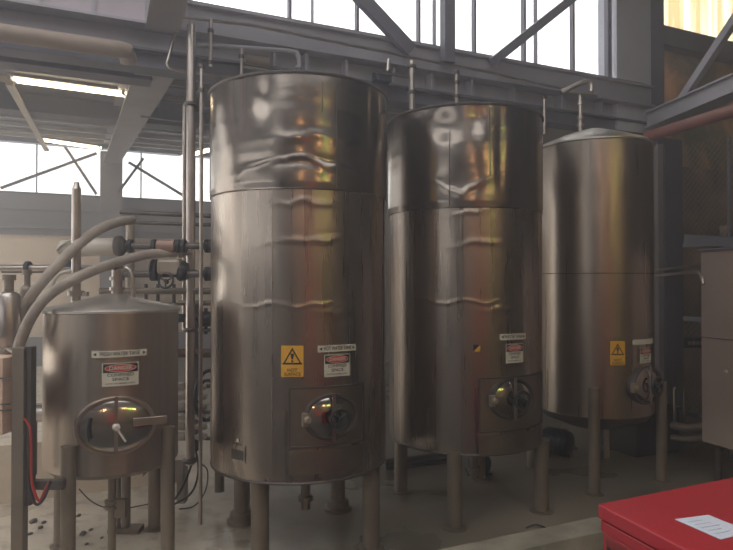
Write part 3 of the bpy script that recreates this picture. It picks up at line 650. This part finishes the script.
# light fixtures
def fixture(x0, y0, x1, y1, z, lab):
    Y0 = (z-H)*F/(HY-y0); Y1 = (z-H)*F/(HY-y1); a = P(x0, y0, Y0); b = P(x1, y1, Y1)
    r = thing('fluorescent_light', (a+b)/2, lab, 'light', 'fluorescent lights under the far roof')
    mb = MB(); mb.bar(a+UP*.035, b+UP*.035, .16, .03); mb.build('housing', RAFT, r, smooth=False)
    s = (b-a).cross(UP).normalized()
    for k in (-1, 1):
        mb = MB(); mb.cyl(a+s*(.04*k), b+s*(.04*k), .019, 12); mb.build('tube', TUBE, r)
    for e in (a, b): mb = MB(); mb.box(e+UP*.01, .03, .17, .06); mb.build('end_cap', RAFT, r, smooth=False); 
    mb = MB()
    for e in (.2, .8): q = a.lerp(b, e); mb.cyl(q+UP*.04, q+UP*.13, .004, 6)
    mb.build('hanger', RAFT, r)
fixture(12, 79, 125, 94, 3.74, 'nearest lit fluorescent light, upper left under the roof')
fixture(38, 139, 100, 148, 4.1, 'farther lit fluorescent light just above the far windows')
fixture(182, 157, 212, 149, 4.05, 'partly hidden fluorescent light beside the largest tank')
mb = MB(); a = P(8, 83, 6.2); b = P(46, 150, 9.8); mb.bar(a, b, .07, .03); tag(mb.build('light_track', CREAM, smooth=False), 'thin pale track joining the two lit fluorescent lights', 'rail')

# ================================================================== pipework at left
def vpipe(x, y0, y1, Y, r, name, lab, m=PIPE, clamps=()):
    root = thing(name, P(x, y1, Y), lab, 'pipe'); mb = MB(); mb.cyl(P(x, y1, Y), P(x, y0, Y), r, 14); mb.build('tube', m, root)
    for c_ in clamps:
        mb = MB(); mb.lathe(P(x, c_, Y)-UP*.012, UP, [(r*1.45, 0), (r*1.6, .008), (r*1.6, .018), (r*1.45, .026)], 16); mb.build('clamp', DSTEEL, root)
    return root
vpipe(190.5, 24, 464, 4.15, .030, 'riser_pipe', 'thickest upright steel pipe left of the largest tank', clamps=(104, 272, 330, 460))
vpipe(201, 66, 523, 3.9, .012, 'riser_pipe', 'thin upright pipe just left of the largest tank', clamps=(66, 90))
vpipe(184, 105, 330, 4.35, .013, 'riser_pipe', 'thin upright pipe touching the left of the thickest one')
vpipe(210, 18, 66, 4.3, .014, 'dropper_pipe', 'short dropper pipe hanging from the girder left of the largest tank', clamps=(30, 62))
vpipe(241, 48, 78, 4.35, .012, 'dropper_pipe', 'short thin dropper above the left shoulder of the largest tank', clamps=(56,))
vpipe(412, 60, 109, 4.75, .022, 'vent_riser', 'upright vent pipe at the gap between the two tallest tanks', clamps=(66, 92))
vpipe(457, 70, 103, 4.5, .013, 'vent_riser', 'slim valve stem standing on top of the middle tank', clamps=(72, 82, 96))
vpipe(545, 95, 134, 5.1, .014, 'vent_riser', 'slim pipe beside the lid of the domed tank', clamps=(97,))
mb = MB(); mb.tube([WP(196, 44, -.2), WP(286, 50, -.2), WP(297, 54, -.2), WP(299, 60, -.2), WP(299, 70, -.2)], .018, 10, 4); mb.lathe(WP(299, 68, -.2), UP, [(.03, 0), (.03, .02)], 12)
tag(mb.build('overflow_pipe', BEAM), 'bent pipe running along above the largest tank and turning down to its top', 'pipe')
mb = MB(); mb.tube([WP(245, 58, -.1), WP(268, 62, -.1)], .035, 12); mb.tube([WP(243, 66, -.12), WP(268, 70, -.12)], .010, 8); tag(mb.build('pipe_actuator', TANM), 'stubby grey cylinder above the left of the largest tank', 'actuator')
av = thing('actuated_valve', WP(382, 78, -.15), 'small dark actuated valve with rod above the right shoulder of the largest tank', 'valve')
mb = MB(); mb.box(WP(382, 77, -.12), .14, .09, .08, (D, N, UP)); mb.build('valve_body', BLUE, av, smooth=False, bevel=.01)
mb = MB(); mb.tube([WP(376, 71, -.17), WP(411, 77, -.17)], .012, 8); mb.tube([WP(388, 70, -.15), WP(389, 58, -.15)], .014, 8); mb.build('rod', PIPE, av)
# horizontal lines to tank 1
def hline(x0, x1, y, Y, r, name, lab, m=DSTEEL, flanges=(), cat='pipe', y2=None):
    root = thing(name, P(x0, y, Y), lab, cat); y2 = y if y2 is None else y2; mb = MB(); a, b = P(x0, y, Y), P(x1, y2, Y); mb.cyl(a, b, r, 16); mb.build('tube', m, root)
    d = (b-a).normalized()
    for fx in flanges:
        q = a.lerp(b, (fx-x0)/(x1-x0)); mb = MB(); mb.lathe(q-d*.012, d, [(r*2.0, 0), (r*2.1, .004), (r*2.1, .02), (r*2.0, .024)], 18); mb.build('flange', BLACKM, root)
    return root
YL = 3.97
l1 = hline(118, 213, 246, YL, .021, 'inlet_line', 'upper dark flanged inlet pipe joining the left side of the largest tank', flanges=(122, 130, 154, 178, 184, 207, 211))
mb = MB(); mb.cyl(P(158, 246, YL), P(175, 246, YL), .044, 16); mb.build('coupling', ORANGE, l1)
mb = MB(); mb.cyl(P(62, 249, YL), P(118, 246, YL), .055, 24)
ac = thing('pneumatic_actuator', P(90, 256, YL), 'cream cylinder with rounded cap at the left end of the upper inlet pipe', 'actuator')
mb.build('cylinder', CREAM, ac)
mb = MB(); mb.lathe(P(116, 246, YL), (1, 0, 0), [(.062, 0), (.066, .01), (.066, .035), (.04, .06)], 24); mb.build('collar', DSTEEL, ac)
mb = MB(); mb.tube([P(86, 236, YL-.06), P(68, 241, YL-.06), P(56, 250, YL-.06), P(58, 252, YL-.06)], .008, 8, 3); mb.build('handle', CREAM, ac)
mb = MB(); mb.box(P(68, 260, YL), .05, .05, .09); mb.build('bracket', BLUE, ac, smooth=False)
l2 = hline(119, 213, 274, YL, .022, 'inlet_line', 'lower dark flanged inlet pipe joining the left side of the largest tank', flanges=(207, 211, 153))
vb = thing('motor_valve', P(170, 283, YL), 'tan motor valve with hand wheel beneath on the lower inlet pipe', 'valve')
mb = MB(); mb.box(P(171, 267, YL), .15, .13, .10); mb.build('motor_housing', TANM, vb, smooth=False, bevel=.02)
mb = MB(); mb.lathe(P(156, 270, YL), (1, 0, 0), [(.06, -.03), (.07, -.02), (.07, .01), (.06, .02)], 20); mb.build('valve_flange', BLACKM, vb)
mb = MB(); mb.lathe(P(183, 271, YL), (1, 0, 0), [(.06, -.03), (.065, -.02), (.065, .01), (.05, .03)], 20); mb.build('valve_flange', BLACKM, vb)
handwheel(vb, P(166, 281, YL-.08), Vector((0, -1, .3)).normalized(), .045)
hline(0, 119, 268, 4.1, .022, 'header_pipe', 'long level steel pipe crossing from the left edge behind the hoses', m=PIPE, flanges=(28, 118), y2=268)
hline(2, 66, 271, 4.25, .014, 'header_pipe', 'thinner dark pipe running just behind the long level steel pipe', m=DSTEEL, y2=271)
hline(100, 214, 291, 4.15, .022, 'cross_pipe', 'level pipe crossing just above the lid of the small tank', m=LEG)
hline(128, 214, 303, 4.3, .018, 'cross_pipe', 'level pipe crossing level with the rim of the small tank', m=LEG)
hline(120, 214, 212, 4.5, .016, 'cross_pipe', 'level dark pipe beneath the far windows left of the largest tank', m=DSTEEL, y2=216)
hline(120, 214, 222, 4.5, .014, 'cross_pipe', 'thin level pipe between the dark one and the inlet pipes', m=DSTEEL, y2=225)
hline(176, 214, 353, 4.2, .03, 'cross_pipe', 'rusty brown level pipe in the gap beside the small tank', m=mat('rust', (.22, .13, .09), .6, .4, .2, 8))
for i, (yy, lab) in enumerate(((320, 'bright level rung pipe highest in the gap beside the small tank'), (386, 'level rung pipe in the gap, above the white-capped stack'), (412, 'level rung pipe in the gap at manway height'), (438, 'lowest level rung pipe in the gap beside the small tank'))):
    hline(176, 213, yy, 4.3, .013, 'rung_pipe', lab, m=PIPE if i == 0 else DSTEEL)
for x, y0, y1, Y in ((130, 224, 300, 4.35), (146, 284, 301, 4.2), (158, 284, 301, 4.2), (174, 284, 303, 4.2)):
    mb = MB(); mb.cyl(P(x, y0, Y), P(x, y1, Y), .03 if x == 130 else .012, 12)
    tag(mb.build('branch_pipe', TANM if x == 130 else DSTEEL), {130: 'short fat tan upright pipe behind the two hoses', 146: 'first thin stub from the left below the motor valve', 158: 'middle thin stub below the motor valve', 174: 'right thin stub below the motor valve'}[x], 'pipe')
# stack of small valves beside tank 1
vs_ = thing('valve_manifold', P(207, 460, 4.2), 'upright manifold of small valves in the gap beside the largest tank', 'manifold')
mb = MB(); mb.cyl(P(196.5, 305, 4.3), P(196.5, 450, 4.3), .02, 12); mb.build('tube', DSTEEL, vs_)
for yy in (318, 386, 396, 406, 416, 426, 436):
    mb = MB(); mb.lathe(P(180, yy, 4.3), (1, 0, 0), [(.022, -.04), (.03, -.03), (.03, .03), (.022, .04)], 12); mb.lathe(P(200, yy, 4.3), (1, 0, 0), [(.018, -.05), (.026, -.03), (.026, .03), (.018, .05)], 12); mb.build('small_valve', CREAM if yy > 380 else BLACKM, vs_)
mb = MB(); mb.lathe(P(206, 319, 3.95), (1, 0, 0), [(.03, -.04), (.05, -.02), (.05, .02), (.03, .05)], 14); mb.torus(P(206, 330, 3.95), UP, .04, .008); mb.cyl(P(206, 308, 3.95), P(206, 334, 3.95), .012, 8)
tag(mb.build('gate_valve', BLACKM), 'black gate valve touching the left side of the largest tank', 'valve')
mb = MB(); mb.torus(P(209, 395, 4.15), Vector((.8, -.6, 0)), .11, .012, e=(1, 1.5)); mb.torus(P(207, 400, 4.2), Vector((.8, -.6, 0)), .09, .012, e=(1, 1.5)); tag(mb.build('coiled_hose', BLACK), 'black coiled hose hanging behind the largest tank', 'hose')
mb = MB(); mb.box(P(178, 468, 4.4), .12, .12, .16); mb.box(P(183, 480, 4.4), .06, .08, .3); tag(mb.build('control_box', TANM, smooth=False, bevel=.005), 'small tan box near the floor between the small and largest tank', 'box')
# cables
for pts, r, lab in (
    ([(192, 440), (194, 455), (188, 475), (178, 495), (165, 506), (150, 500)], .008, 'thick black cable curling down between the tanks to the floor'),
    ([(200, 462), (208, 470), (206, 490), (195, 505), (180, 508)], .005, 'thin cable looping out beside the leg of the largest tank'),
    ([(196, 448), (199, 470), (192, 492), (172, 505)], .007, 'black cable hanging between the two looping ones')):
    mb = MB(); mb.tube([P(x, y, 4.25) for x, y in pts], r, 8, 6); tag(mb.build('cable', BLACK), lab, 'cable')
mb = MB(); pts = [P(80, 488, 3.9), P(92, 500, 3.9), P(108, 507, 3.9), P(128, 507, 4.0), P(150, 503, 4.1)]; mb.tube(pts, .004, 8, 6); tag(mb.build('cable', BLACK), 'thin cable sagging across beneath the small tank', 'cable')
# hoses
mb = MB(); pts = [(20, 350, 3.55), (19, 332, 3.5), (24, 312, 3.45), (34, 292, 3.4), (55, 268, 3.45), (80, 243, 3.6), (100, 229, 3.8), (118, 222, 4.0), (132, 220, 4.2)]
mb.tube([P(*p) for p in pts], .029, 14, 10, rf=lambda i: .029+.002*(i % 2)); tag(mb.build('hose', HOSE), 'upper grey hose arching behind the standpipe of the small tank', 'hose')
mb = MB(); pts = [(18, 352, 3.35), (22, 338, 3.32), (32, 316, 3.3), (48, 296, 3.3), (75, 279, 3.35), (100, 268, 3.5), (125, 260, 3.7), (150, 254, 3.9), (176, 252.5, 4.0)]
mb.tube([P(*p) for p in pts], .028, 14, 10, rf=lambda i: .028+.002*(i % 2)); tag(mb.build('hose', HOSE), 'lower grey hose sweeping in front of the standpipe to the riser pipe', 'hose')
mb = MB(); mb.cyl(P(176, 252.5, 4.05), P(191, 252.5, 4.12), .02, 12); mb.lathe(P(181, 252.5, 4.05), (1, 0, 0), [(.035, -.01), (.035, .012)], 14); tag(mb.build('hose_coupling', PIPE), 'bright coupling joining the lower hose to the riser pipe', 'coupling')
mb = MB(); mb.tube([P(x, y, 3.6) for x, y in ((51, 300), (52, 285), (60, 274), (72, 271))], .012, 8, 6); tag(mb.build('small_hose', CREAM), 'thin pale tube arching over the shoulder of the small tank', 'hose')
# left edge stand, filters, box
stand = thing('post_stand', P(21, 560, 3.15), 'tall square steel post stand at the far left', 'stand')
p = P(21, 400, 3.15); p.z = 0
mb = MB(); mb.box(p+UP*.635, .062, .05, 1.27); mb.build('post', LEG, stand, smooth=False, bevel=.004)
mb = MB(); mb.box(p+Vector((.046, .02, .87)), .022, .05, .8); mb.build('side_channel', DSTEEL, stand, smooth=False)
mb = MB(); mb.box(p+Vector((.12, .05, .56)), .16, .04, .045); mb.build('bracket_arm', DSTEEL, stand, smooth=False)
mb = MB(); mb.box(p+UP*.006, .14, .12, .012); mb.build('base_plate', LEG, stand, smooth=False)
p = P(3, 393, 3.2); bx = thing('timber_panel_box', p-UP*.2, 'pale brown panelled box on the left edge beside the post', 'box')
mb = MB(); mb.box(p-Vector((.13, 0, 0)), .38, .2, .385); mb.build('box_body', CARD, bx, smooth=False, bevel=.004)
mb = MB()
for yy, l in ((378, .07), (404, .05), (410, .06)): q = P(6, yy, 3.098); mb.box(q, l, .002, .007)
mb.build('mark', DSTEEL, bx, smooth=False)
for x, wd, y0, y1, Y, lab in ((9, .058, 293, 349, 3.4, 'larger bright filter housing hanging at the left edge'), (27, .042, 287, 305, 3.55, 'smaller dull filter housing just right of the bright one')):
    r = thing('filter_housing', P(x, y1, Y), lab, 'filter'); mb = MB(); a, b = P(x, y1, Y), P(x, y0, Y); L = (b-a).length
    mb.lathe(a, UP, [(wd*.5, 0), (wd*.9, .01), (wd, .03), (wd, L-.02), (wd*.8, L), (wd*.4, L+.01)], 20); mb.build('bowl', PIPE if x == 9 else LEG, r)
    mb = MB(); mb.cyl(b, b+UP*.09, wd*.42, 12); mb.lathe(b+UP*.07, UP, [(wd*.6, 0), (wd*.6, .03)], 14); mb.build('head', LEG, r)
mb = MB(); mb.lathe(P(9, 355, 3.3), UP, [(.03, 0), (.045, .01), (.045, .03), (.02, .04)], 14); mb.tube([P(8, 349, 3.25), P(20, 356, 3.15)], .01, 8); tag(mb.build('drain_valve', LEG), 'small drain valve with lever under the bright filter housing', 'valve')
mb = MB(); p = P(0, 431, 3.45); mb.lathe(p-Vector((.05, 0, 0)), UP, [(.03, 0), (.1, .02), (.14, .06), (.15, .12), (.15, .3), (.14, .31)], 32); mb.cyl(p-Vector((.05, 0, 0))+UP*.02, Vector((p.x-.05, p.y, 0)), .02, 10)
tag(mb.build('steel_pot', PIPE), 'round bottomed steel vessel below the timber box at the left edge', 'vessel')
mb = MB(); mb.cyl(P(24, 413, 4.2), P(60, 413, 4.2), .055, 20); mb.cyl(P(24, 404, 4.2), P(60, 404, 4.2), .008, 8); tag(mb.build('large_pipe', PIPE), 'fat bright level pipe between the post stand and the small tank', 'pipe')
for pts, m, lab in ((((25, 418), (31, 428), (32, 450), (33, 480), (40, 500), (46, 490), (50, 482)), REDP, 'red cable running down the post stand and looping at the bottom'),
                    (((29, 425), (31, 460), (31, 485), (37, 503), (45, 498), (52, 480)), BLACK, 'black cable looping with the red one at the post stand')):
    mb = MB(); mb.tube([P(x, y, 3.1) for x, y in pts], .007, 8, 6); tag(mb.build('cable', m), lab, 'cable')
mb = MB(); mb.box(P(34, 448, 3.3), .03, .03, .28); tag(mb.build('cable_trunking', LEG, smooth=False), 'slim upright trunking between the post stand and the small tank', 'trunking')
# pump
pm = thing('pump', P(560, 458, 5.75), 'black motor pump on the floor between the middle and domed tanks', 'pump')
c = P(557, 441, 5.75); mb = MB(); mb.lathe(c, (.75, -.66, 0), [(.05, -.16), (.10, -.14), (.115, -.10), (.115, .08), (.10, .12), (.06, .14)], 28)
for k in range(12): a = 2*pi*k/12
mb.build('motor', BLACKM, pm)
mb = MB()
for h in (-.10, -.06, -.02, .02, .06): mb.lathe(c+Vector((.75, -.66, 0))*h, (.75, -.66, 0), [(.122, 0), (.122, .012)], 28)
mb.build('cooling_fin', BLACKM, pm)
mb = MB(); mb.box((c.x, c.y, .085), .3, .2, .03); mb.box((c.x-.1, c.y, .04), .03, .15, .08); mb.box((c.x+.1, c.y, .04), .03, .15, .08); mb.box((c.x, c.y, .12), .1, .1, .06); mb.build('base_frame', DSTEEL, pm, smooth=False)
bp = thing('centrifugal_pump', P(480, 478, 5.2), 'dark blue pump half hidden underneath the middle tank', 'pump')
c = P(478, 462, 5.2); mb = MB(); mb.lathe(c, (.3, -.95, 0), [(.04, -.1), (.08, -.06), (.09, 0), (.09, .06), (.05, .09)], 24); mb.build('motor', BLUE, bp)
mb = MB(); mb.box((c.x, c.y, .09), .06, .12, .18); mb.box((c.x, c.y, .012), .2, .16, .024); mb.build('base', BLUE, bp, smooth=False)
mb = MB(); mb.cyl(P(385, 462, 5.3), P(450, 454, 5.5), .03, 12); tag(mb.build('floor_pipe', DSTEEL), 'upper dark pipe running low behind the middle tank', 'pipe')
mb = MB(); mb.cyl(P(385, 468, 5.3), P(450, 460, 5.5), .02, 12); tag(mb.build('floor_pipe', DSTEEL), 'lower dark pipe running low behind the middle tank', 'pipe')
mb = MB(); q = P(246, 490, 4.3); mb.cyl((q.x, q.y, .22), (q.x, q.y, .34), .04, 12); mb.box((q.x, q.y, .16), .05, .05, .18); mb.cyl((q.x, q.y, 0), (q.x, q.y, .14), .012, 8); tag(mb.build('drain_valve', BLACKM), 'dark drain valve low beneath the largest tank', 'valve')
mb = MB(); q = P(220, 490, 4.4); mb.cyl((q.x, q.y, .12), (q.x, q.y, .7), .035, 12); tag(mb.build('hanging_pipe', LEG), 'short hanging pipe left of the rear leg of the largest tank', 'pipe')
# debris
for i, (x, y, s) in enumerate(((35, 521, .03), (42, 527, .02), (32, 533, .018), (26, 541, .02), (45, 522, .02), (84, 533, .025), (92, 529, .015), (80, 515, .02), (60, 536, .015), (103, 537, .012), (88, 543, .014))):
    Y = F*H/(y-HY); p = P(x, y, Y); p.z = 0; mb = MB(); rr = [random.uniform(.6, 1.2) for _ in range(7)]
    mb.lathe(p, UP, [(s*.8, 0), (s, s*.25), (s*.6, s*.6)], 7, (1.3, .8)); mb.v = [v+Vector((random.uniform(-.2, .2)*s, random.uniform(-.2, .2)*s, 0)) for v in mb.v]
    tag(mb.build('rubble', DSTEEL, smooth=False), 'small dark crumb of rubble on the pale floor by the small tank', 'debris', 'rubble crumbs on the floor')
mb = MB(); Y = F*H/(527-HY); mb.tube([P(525, 527, Y)+UP*.0, P(535, 524, Y)+UP*.004, P(546, 527, Y)], .005, 6, 4); tag(mb.build('floor_scrap', BLACK), 'short dark strip lying on the floor before the middle tank', 'debris')

# ================================================================== red cabinet + paper
ZT = 1.0
def zp(x, y, z=ZT):
    Y = F*(H-z)/(y-HY); p = P(x, y, Y); p.z = z; return p
rc = zp(597, 503); e1 = (zp(733, 476)-rc); e1.z = 0; e1.normalize(); e2 = (zp(690, 551)-rc); e2.z = 0; e2.normalize()
def RC(u, v, z): return rc*1.0+e1*u+e2*v+UP*(z-ZT)
def slab(u0, u1, v0, v1, z0, z1):
    vs = [RC(u, v, z) for u in (u0, u1) for v in (v0, v1) for z in (z0, z1)]
    return vs, [(0, 1, 3, 2), (4, 6, 7, 5), (0, 4, 5, 1), (2, 3, 7, 6), (0, 2, 6, 4), (1, 5, 7, 3)]
tc_ = thing('tool_cabinet', RC(.4, .25, 0)*1.0+UP*-.1, 'bright red steel tool cabinet in the lower right corner', 'cabinet')
tc_.location.z = -.1; ORG[tc_.name].z = -.1
mb = MB(); mb.add(*slab(0, .95, 0, .62, .962, 1.0)); mb.build('lid', RED, tc_, smooth=False, bevel=.004)
mb = MB(); mb.add(*slab(.005, .945, .005, .615, .928, .958)); mb.build('top_rail', RED, tc_, smooth=False, bevel=.003)
mb = MB(); mb.add(*slab(.010, .940, .010, .610, -.02, .926)); mb.build('body', RED, tc_, smooth=False, bevel=.003)
mb = MB(); mb.add(*slab(.007, .02, .022, .59, .30, .918)); pn = mb.build('side_panel', mat('side panel dark red', (.20, .015, .02), .4, 0, .1, 4), tc_, smooth=False, bevel=.002)
mb = MB()
for k in range(9):
    v0 = .06+.055*k; mb.add(*slab(.005, .01, v0-.03, v0-.003, .80, .895))
mb.build('slot', BLACKM, pn, smooth=False)
mb = MB()
for (u, v) in ((.08, .08), (.87, .08), (.08, .54), (.87, .54)): mb.cyl(RC(u, v, -.1), RC(u, v, -.02), .035, 12)
mb.build('castor', BLACK, tc_)
pa = [zp(673.5, 518.5, 1.001), zp(707, 514.2, 1.001), zp(749, 531, 1.001), zp(719, 538.5, 1.001)]
mb = MB(); mb.add(pa+[p+UP*.0012 for p in pa], [(0, 1, 2, 3), (4, 7, 6, 5), (0, 4, 5, 1), (1, 5, 6, 2), (2, 6, 7, 3), (3, 7, 4, 0)])
pr = mb.build('paper_sheet', PAPER, smooth=False); tag(pr, 'white sheet of paper lying on the red tool cabinet', 'paper')
mb = MB()
for k in range(5):
    t = .2+.15*k; a = pa[0].lerp(pa[3], t).lerp(pa[1].lerp(pa[2], t), .15); b = pa[0].lerp(pa[3], t).lerp(pa[1].lerp(pa[2], t), .55+.07*(k % 3))
    mb.bar(a+UP*.0018, b+UP*.0018, .003, .0004)
mb.build('faint_line', INK, pr, smooth=False)

# ================================================================== unseen front hall (light and reflections)
mb = MB(); mb.wbox(-13, 5, -12.2, -12, -.1, 5.2); struct('wall_back', mb, HALL)
mb = MB(); mb.wbox(-13.2, -13, -12, 0, -.1, 2.2); mb.wbox(-13.2, -13, -12, 0, 3.6, 5.3); mb.wbox(-13.2, -13, -12, -9, -.1, 5.2); mb.wbox(-10.6, -10.4, .1, .8, 0, 4.5); mb.wbox(-10.6, -10.4, 8.2, 9, 0, 4.5); struct('wall_left', mb, HALL)  # far bay end left open, an unseen gap added to let daylight in
mb = MB(); mb.wbox(-13.2, -13, -9, 0, 2.2, 2.25)
for t in (-9, -6, -3, 0): mb.wbox(-13.2, -13, t-.05, t+.05, 2.2, 3.6)
w4 = struct('window_added_left', mb, TRUSS); mb = MB(); mb.wbox(-13.11, -13.1, -9, 0, 2.2, 3.6); mb.build('pane', GLASS, w4, smooth=False)  # unseen side window added to light the tanks from the left
mb = MB(); mb.wbox(4.3, 4.5, -12, .3, -.1, 5.3); mb.wbox(.36, .5, .45, 3, -.1, 3.8); mb.wbox(.36, .5, 3, 6, -.1, 4.1); mb.wbox(.36, .5, 6, 9.2, -.1, 4.4); struct('wall_right', mb, HALL)
mb = MB(); mb.wbox(-13.2, 4.5, -12.2, -7.2, 5.3, 5.4); mb.wbox(-4.7, 4.5, -3.6, .4, 5.3, 5.4); mb.wbox(-13.2, -10.5, -3.6, .4, 5.3, 5.4); mb.wbox(-10.5, -4.7, -.2, .4, 5.3, 5.4); mb.wbox(-13.2, -10, -7.2, -3.6, 5.3, 5.4); mb.wbox(-2, 4.5, -7.2, -3.6, 5.3, 5.4); struct('ceiling_front', mb, ROOF)
mb = MB(); mb.wbox(-10, -2, -7.2, -3.6, 5.35, 5.36); mb.wbox(-10.5, -4.7, -3.6, -.2, 5.35, 5.36); struct('window_added_roof', mb, GLASS)  # unseen roof openings added to lighten the front bay and its left side
mb = MB(); mb.wbox(-5.9, -4.0, -12, -11.9, -.1, 3.0); struct('door_1', mb, mat('red door', (.8, .03, .03), .5, 0, .05, 2))
def lamp(p, m, lab):
    r = thing('high_bay_lamp', p, lab, 'light', 'high bay lamps behind the camera')
    mb = MB(); mb.lathe(p, UP, [(.14, 0), (.24, .05), (.24, .1), (.05, .14)], 20); mb.build('lens', m, r)
    mb = MB(); mb.lathe(p, UP, [(.34, .06), (.18, .26), (.07, .3), (.06, .42)], 24); mb.cyl(p+UP*.4, p+UP*(5.29-p.z), .01, 6); mb.build('shade', DSTEEL, r)
lamp(W(-3.2, -9.5, 3.9), SODIUM, 'warm high bay lamp hanging behind the camera, left one')
lamp(W(-1.0, -10.2, 3.9), SODIUM, 'warm high bay lamp hanging behind the camera, right one')
lamp(W(-2.0, -9.8, 3.9), GREENL, 'greenish high bay lamp hanging between the warm ones')
lamp(W(-6.5, -9.3, 3.9), SODIUM, 'warm high bay lamp hanging farthest left behind the camera')
# scatter volume added to stand in for the lens glare veil
hm = bpy.data.materials.new('glare haze'); hm.use_nodes = True; nt = hm.node_tree; nt.nodes.clear()
o_ = nt.nodes.new('ShaderNodeOutputMaterial'); vsn = nt.nodes.new('ShaderNodeVolumeScatter'); vsn.inputs['Color'].default_value = (.93, .92, 1, 1)
vsn.inputs['Density'].default_value = .042; vsn.inputs['Anisotropy'].default_value = .55; nt.links.new(vsn.outputs[0], o_.inputs['Volume'])
mb = MB(); mb.wbox(-10.3, 4.2, -11.9, 8.7, -.08, 5.25); hz = mb.build('haze', hm, smooth=False); tag(hz, 'faint bright veil added across the hall for lens glare', 'haze', kind='stuff')
# ------------------------------------------------------------------ light portals, world, camera
def portal(c, n, w, h):
    l = bpy.data.lights.new('window_portal', 'AREA'); l.shape = 'RECTANGLE'; l.size = w; l.size_y = h; l.cycles.is_portal = True
    o = bpy.data.objects.new('window_portal', l); COL.objects.link(o); o.location = c; o.rotation_euler = Vector(n).to_track_quat('-Z', 'Y').to_euler()
portal(W((s180)/2, .12, 4.4), -N, abs(s180), 1.6)
portal(W(-5, 9.2, 3.8), -N, 11, 1.0)
portal(W(-8.8, 4.4, 4.5), -UP, 3, 7.6)
portal(W(-13.25, -4.5, 2.4), D, 9, 2.4)
portal(W(-6, -5.4, 5.45), -UP, 8, 3.6)
portal(W(-7.6, -1.9, 5.45), -UP, 5.8, 3.4)
portal(W(-10.5, 4.5, 2.1), D, 7.4, 4.2)
portal(W(2.6, .5, 4.3), -N, 4.7, 2.6)
w = bpy.data.worlds.new('sky'); bpy.context.scene.world = w; w.use_nodes = True
bg = w.node_tree.nodes['Background']; bg.inputs[0].default_value = (1.0, .965, .925, 1); bg.inputs[1].default_value = 2.75
cam = bpy.data.cameras.new('camera'); cam.sensor_width = 36; cam.lens = 36*F/733; co = bpy.data.objects.new('camera', cam); COL.objects.link(co)
co.location = (0, 0, H); co.rotation_euler = (radians(90)+math.atan((HY-275)/F), 0, 0); cam.clip_end = 200; cam.clip_start = .05
sc = bpy.context.scene; sc.camera = co
sc.view_settings.view_transform = 'Standard'; sc.view_settings.look = 'None'; sc.view_settings.exposure = 0; sc.view_settings.gamma = 1
